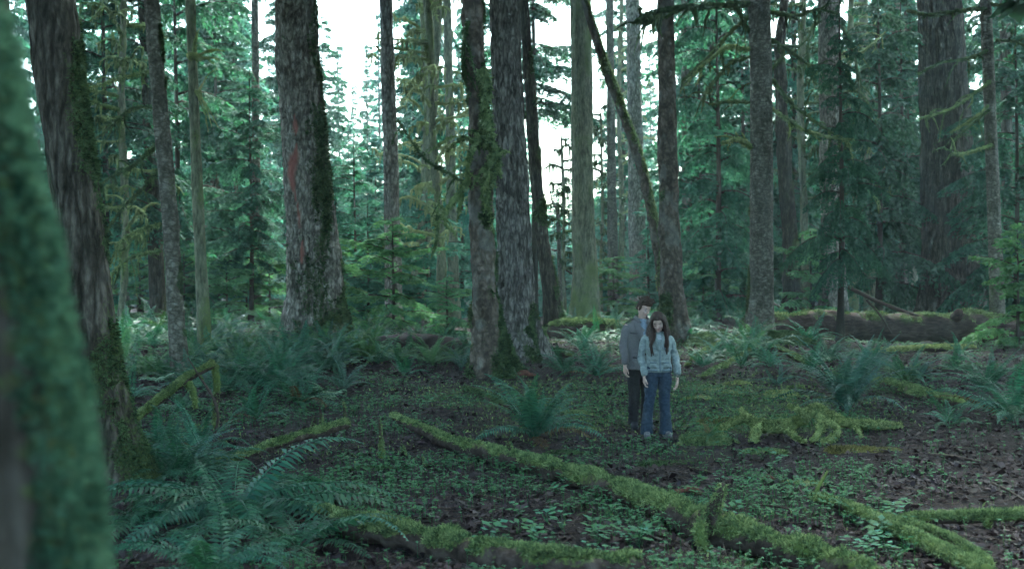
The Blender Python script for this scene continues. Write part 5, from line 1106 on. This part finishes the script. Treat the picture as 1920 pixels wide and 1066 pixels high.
# ---- woman
bw = ground_at(1234, 820); bw[2] = float(gh(bw[0], bw[1])) + .01
WOM = thing('person', bw, 'person with long dark hair in a pale teal jacket and blue jeans, hands at sides', 'person', rz=0.05, scale=1.03)
hc = np.array([-.012, -.07, 1.51]); hp, hM, hh = head_parts(hc, .98, -.30, .46, True, -.08)
LH, RH = np.array([-.195, -.055, .80]), np.array([.245, -.035, .765])
body = hp + [loft([(0, .02, 1.28, .05, .05), (0, .005, 1.36, .045, .046), (-.002, -.015, 1.43, .045, .046), (-.004, -.035, 1.48, .045, .05)], 16)]
body += [loft([(0, .02, .89, .12, .08), (0, .02, .94, .135, .09), (0, .01, 1.02, .125, .085), (0, 0, 1.15, .14, .10), (0, .01, 1.27, .165, .095), (0, .02, 1.335, .13, .07), (0, .02, 1.36, .06, .05)], 22)]
for sd, hx in ((-1, LH), (1, RH)):
    body += [cap_tube([(sd * .155, .02, 1.305), (sd * .19, .03, 1.18), (sd * (.212 if sd < 0 else .234), .05, 1.05), (hx[0], hx[1] + .02, .93), (hx[0], hx[1], .81)], [.046, .042, .036, .03, .024], 12)] + hand(hx, -1, sd, 1.0, .95)
    fx = -.145 if sd < 0 else .105
    body += [loft([(sd * .085, .02, .84, .085, .095), (sd * .09 * .9, .015, .70, .078, .085), (fx * .8, 0, .47, .055, .06), (fx, .02, .30, .05, .055), (fx, .03, .08, .034, .038)], 16)]
me, co = fuse(body, .0062, 2); head_attrs(me, co, hc, hM, hh); part('body', me, 'skin', WOM)
jk = [loft([(0, .015, .865, .178, .128), (0, .015, .90, .180, .130), (0, .01, 1.00, .158, .112), (0, 0, 1.12, .162, .122), (0, .005, 1.22, .172, .118), (0, .015, 1.29, .165, .096), (0, .02, 1.345, .13, .075), (0, .02, 1.375, .075, .062)], 26)]
for sd, hx in ((-1, LH), (1, RH)):
    jk += [cap_tube([(sd * .130, .02, 1.298), (sd * .172, .025, 1.245), (sd * .196, .035, 1.15), (sd * (.214 if sd < 0 else .236), .05, 1.04), (hx[0] + sd * .004, hx[1] + .025, .93), (hx[0], hx[1], .825)], [.050, .052, .048, .044, .041, .039], 14)]
me, _ = fuse(jk, .007, 2, .013, 4, 13); JK = part('jacket', me, 'jacket', WOM)
jn = [loft([(0, .02, .80, .14, .105), (0, .02, .88, .165, .118), (0, .02, .95, .15, .108)], 20)]
for sd in (-1, 1):
    fx = -.145 if sd < 0 else .105
    jn += [loft([(sd * .06, .02, .93, .115, .115), (sd * .078, .02, .84, .098, .108), (sd * .088, .012, .70, .085, .094), (fx * .78, .0, .50, .066, .072), (fx * .93, .012, .32, .064, .070), (fx, .02, .12, .076, .084), (fx, .02, .045, .082, .092)], 18)]
me, _ = fuse(jn, .007, 2, .010, 8, 10); part('jeans', me, 'jeans', WOM)
for sd in (-1, 1):
    me, _ = fuse(shoe((-.148 if sd < 0 else .108, -.015, 0), -.15 if sd < 0 else .3, .24, .045), .006, 2); part('shoe', me, 'shoe_light', WOM)
# hair: cap plus long locks falling over the chest and back
rs = np.random.default_rng(3); X = lambda p: (np.asarray(p, float) @ hM.T) + hc
hr = [((V @ hM.T) + hc, a, b) for V, a, b in [loft([(0, .048, -.06, .082, .062), (0, .040, .0, .088, .078), (0, .026, .05, .090, .090), (0, .010, .082, .086, .100), (0, .010, .112, .062, .080), (0, .012, .130, .030, .04), (0, .012, .135, .008, .01)], 22)]]
locks = []
for sd in (-1, 1):
    for k in range(9):
        a = k / 8; s0 = X((sd * (.008 + .03 * a), -.060 + .05 * a, .118)); s1 = X((sd * (.070 + .012 * a), -.050 + .075 * a, .045)); s2 = X((sd * (.083 + .012 * a), -.030 + .08 * a, -.06))
        e1 = np.array([sd * (.088 + .048 * a) + rs.normal(0, .008), -.105 + .14 * a, 1.33]); e2 = np.array([sd * (.082 + .070 * a) + rs.normal(0, .014), -.135 + .18 * a, 1.20 + rs.normal(0, .02)]); e3 = np.array([sd * (.074 + .070 * a) + rs.normal(0, .02), -.138 + .18 * a, 1.10 + rs.normal(0, .035)])
        locks.append([s0, s1, s2, e1, e2, e3])
for k in range(7):
    a = (k - 3) / 3; locks.append([X((.03 * a, .06, .10)), X((.07 * a, .10, 0)), np.array([.11 * a, .07, 1.38]), np.array([.13 * a, .125, 1.22]), np.array([.12 * a, .13, 1.08])])
hr += [cap_tube(p, np.array([.014, .021, .023, .025, .020, .007])[:len(p)] if len(p) == 6 else [.015, .03, .032, .028, .008], 8) for p in locks]
me, _ = fuse(hr, .005, 1, .003, 5, 40); part('hair', me, 'hair_dark', WOM)
# jacket details: open collar, zip, pockets, cuffs, hem
def strip(P, w, t_, mat, parent, name, nrm=(0, -1, 0)):
    """thin cloth band along P with width w and thickness t_"""
    P = catmull(np.asarray(P, float), 12); T = np.gradient(P, axis=0); T /= np.linalg.norm(T, axis=1)[:, None]; nrm = np.asarray(nrm, float); S = np.cross(T, nrm); S /= np.linalg.norm(S, axis=1)[:, None]
    V = np.concatenate([P - S * w / 2, P + S * w / 2, P + S * w / 2 + nrm * t_, P - S * w / 2 + nrm * t_]); n = 12; i = np.arange(n - 1); g = Geo(); Fs = []
    for a, b in ((0, 1), (1, 2), (2, 3), (3, 0)): Fs.append(np.stack([a * n + i, a * n + i + 1, b * n + i + 1, b * n + i], -1))
    Fs.append(np.array([[0, n, 2 * n, 3 * n], [n - 1, 4 * n - 1, 3 * n - 1, 2 * n - 1]])); g.add(V, np.concatenate(Fs)); me = g.mesh(name, M[mat], smooth=False); return link(name, me, parent)
strip([(.004, -.122, .87), (.004, -.112, .98), (.002, -.124, 1.10), (.002, -.130, 1.14)], .016, .010, 'jacket_seam', JK, 'zip')
for sd in (-1, 1):
    strip([(sd * .012, -.130, 1.14), (sd * .03, -.126, 1.22), (sd * .055, -.10, 1.30), (sd * .068, -.06, 1.37)], .05, .012, 'jacket', JK, 'collar', (sd * .35, -.93, .1))
    strip([(sd * .045, -.128, .985), (sd * .085, -.118, .985), (sd * .125, -.092, .985)], .018, .014, 'jacket_seam', JK, 'pocket_flap')
    strip([(sd * .05, -.126, .945), (sd * .085, -.117, .945), (sd * .12, -.095, .945)], .085, .008, 'jacket', JK, 'pocket')
    strip([(sd * .055, -.128, 1.17), (sd * .09, -.120, 1.17), (sd * .13, -.092, 1.165)], .016, .012, 'jacket_seam', JK, 'chest_flap')
    strip([(sd * .03, -.135, .885), (sd * .09, -.122, .885), (sd * .15, -.075, .885)], .030, .006, 'jacket_seam', JK, 'hem_band')
tp = [loft([(0, -.06, 1.10, .05, .062), (0, -.055, 1.20, .06, .062), (0, -.035, 1.30, .062, .06), (0, -.015, 1.345, .05, .05)], 16)]
me, _ = fuse(tp, .006, 1); part('top', me, 'top', WOM)

# ---- man, half a step behind her
bm_ = ground_at(1199, 803); bm_[2] = float(gh(bm_[0], bm_[1])) + .01
MAN = thing('person', bm_, 'person with tousled brown hair in a grey double breasted coat, standing behind the other', 'person', rz=.22, scale=1.035)
MAN.rotation_euler[1] = .018
mc = np.array([.02, -.045, 1.675]); mp, mM, mh = head_parts(mc, 1.02, .42, .42, False, .12)
LA, RA = np.array([-.245, -.05, .875]), np.array([.24, .0, .88])
body = mp + [loft([(0, .02, 1.42, .062, .062), (.004, .005, 1.50, .058, .06), (.01, -.012, 1.57, .056, .058), (.016, -.03, 1.63, .054, .06)], 16)]
body += [loft([(0, .02, .86, .16, .115), (0, .02, .96, .165, .12), (0, .015, 1.10, .145, .105), (0, .01, 1.26, .17, .115), (0, .015, 1.40, .19, .11), (0, .02, 1.475, .15, .08), (0, .02, 1.50, .07, .06)], 22)]
for sd, hx in ((-1, LA), (1, RA)):
    body += [cap_tube([(sd * .185, .02, 1.435), (sd * .225, .03, 1.29), (sd * .245, .03, 1.15), (hx[0], hx[1] + .015, 1.01), (hx[0], hx[1], .885)], [.054, .048, .042, .036, .028], 12)] + hand(hx, -1, sd, 1.25, 1.06)
    fx = -.085 if sd < 0 else .10
    body += [loft([(sd * .09, .02, .92, .09, .1), (sd * .092, .015, .75, .08, .085), (fx, 0, .50, .058, .062), (fx, .02, .30, .05, .055), (fx, .03, .08, .036, .04)], 16)]
me, co = fuse(body, .0064, 2); head_attrs(me, co, mc, mM, mh); part('body', me, 'skin', MAN)
ct = [loft([(0, .02, .825, .205, .152), (0, .02, .87, .205, .152), (0, .018, 1.00, .195, .142), (0, .012, 1.14, .188, .134), (0, .01, 1.27, .202, .138), (0, .012, 1.38, .212, .128), (0, .018, 1.445, .19, .098), (0, .02, 1.495, .135, .08), (0, .02, 1.525, .085, .072)], 28)]
for sd, hx in ((-1, LA), (1, RA)):
    ct += [cap_tube([(sd * .16, .02, 1.425), (sd * .205, .025, 1.365), (sd * .230, .03, 1.26), (sd * .248, .032, 1.14), (hx[0] - sd * .0, hx[1] + .015, 1.01), (hx[0], hx[1], .90)], [.060, .062, .057, .052, .049, .047], 14)]
me, _ = fuse(ct, .007, 2, .008, 14, 7); CT = part('coat', me, 'coat', MAN)
tr = [loft([(0, .02, .84, .14, .105), (0, .02, .92, .165, .12), (0, .02, 1.0, .15, .11)], 20)]
for sd in (-1, 1):
    fx = -.085 if sd < 0 else .10
    tr += [loft([(sd * .07, .02, .98, .11, .11), (sd * .085, .02, .88, .10, .11), (sd * .092, .012, .72, .09, .096), (fx, .0, .50, .073, .078), (fx, .012, .30, .068, .074), (fx, .02, .10, .068, .078), (fx, .02, .05, .07, .082)], 18)]
me, _ = fuse(tr, .007, 2, .009, 18, 9); part('trousers', me, 'trousers', MAN)
for sd in (-1, 1):
    me, _ = fuse(shoe((-.088 if sd < 0 else .103, -.02, 0), -.2 if sd < 0 else .2, .29, .052), .006, 2); part('shoe', me, 'shoe_dark', MAN)
Xm = lambda p: (np.asarray(p, float) @ mM.T) + mc; rs = np.random.default_rng(4)
hr = [((V @ mM.T) + mc, a, b) for V, a, b in [loft([(0, .050, -.05, .076, .060), (0, .042, .01, .082, .074), (0, .024, .05, .086, .090), (0, .004, .075, .086, .104), (0, .002, .11, .078, .098), (0, .006, .138, .050, .062), (0, .008, .148, .012, .014)], 22)]]
for k in range(70):
    a = rs.uniform(0, 6.28); u = rs.uniform(.0, 1) ** .6; p0 = np.array([.070 * u * math.cos(a), .002 + .085 * u * math.sin(a), .080 + .05 * (1 - u)]); d = unit(np.array([p0[0] * 8, (p0[1]) * 7 + rs.normal(0, .2), .8]) + rs.normal(0, .3, 3)); l = rs.uniform(.05, .085)
    hr.append(cap_tube([Xm(p0 - d * .01), Xm(p0 + d * l * .55), Xm(p0 + d * l + [.006, -.008, -.004])], [.015, .012, .004], 6))
for sd in (-1, 1): hr.append(((blob((sd * .074, -.004, .005), (.012, .022, .045))[0] @ mM.T) + mc, *blob((0, 0, 0), (1, 1, 1))[1:]))
me, _ = fuse(hr, .0042, 0, .003, 7, 45); part('hair', me, 'hair_brown', MAN)
for sd in (-1, 1):
    strip([(sd * .012, -.128, 1.20), (sd * .06, -.140, 1.30), (sd * .085, -.125, 1.38), (sd * .088, -.08, 1.47)], .085, .012, 'coat', CT, 'lapel', (sd * .3, -.94, .1))
    strip([(sd * .045, -.085, 1.455), (sd * .085, -.04, 1.52), (sd * .075, .05, 1.55), (0, .085, 1.555)], .075, .014, 'coat', CT, 'collar', (sd * .9, -.25, .3))
    strip([(sd * .10, .02, 1.515), (sd * .16, .02, 1.495), (sd * .225, .025, 1.455)], .045, .008, 'coat_dark', CT, 'shoulder_strap', (sd * .3, 0, .95))
    strip([(sd * .10, -.138, 1.325), (sd * .15, -.115, 1.325), (sd * .19, -.07, 1.325)], .012, .008, 'coat_dark', CT, 'storm_flap')
    strip([(sd * .07, -.148, .99), (sd * .115, -.135, .99), (sd * .155, -.10, .995)], .02, .010, 'coat_dark', CT, 'pocket_flap')
    for z in (1.24, 1.13, 1.02):
        b_ = Geo(); Vb, Fb, Cb = blob((sd * .062, -.136 if z > 1.1 else -.142, z), (.013, .007, .013), 10); n0 = b_.n; b_.add(Vb, Fb); b_.f.append(Cb); link('button', b_.mesh('button', M['button']), CT)
strip([(.03, -.150, .84), (.035, -.138, 1.0), (.035, -.132, 1.16), (.02, -.130, 1.22)], .012, .008, 'coat_dark', CT, 'front_edge')
tp = [loft([(.005, -.075, 1.22, .05, .058), (.005, -.07, 1.32, .07, .062), (.005, -.05, 1.42, .078, .062), (.005, -.02, 1.49, .07, .062), (.008, -.008, 1.525, .064, .064)], 18)]
me, _ = fuse(tp, .006, 1); part('shirt', me, 'shirt', MAN)

# ------------------------------------------------------------------ haze
def haze():
    m, t, o = mat_new('haze'); v = t.nodes.new('ShaderNodeVolumePrincipled')
    v.inputs['Color'].default_value = (0.72, 0.95, 0.95, 1); v.inputs['Density'].default_value = 0.0007; v.inputs['Anisotropy'].default_value = 0.3
    t.links.new(v.outputs[0], o.inputs['Volume'])
    x0, x1, y0, y1, z0, z1 = -240, 240, -35, 345, -8, 44
    V = [(x, y, z) for x in (x0, x1) for y in (y0, y1) for z in (z0, z1)]
    g = Geo(); g.add(V, [(0, 1, 3, 2), (4, 6, 7, 5), (0, 4, 5, 1), (2, 3, 7, 6), (0, 2, 6, 4), (1, 5, 7, 3)])
    tag(link('haze', g.mesh('haze', m, smooth=False)), 'thin pale mist hanging in the forest', kind='stuff')
haze()
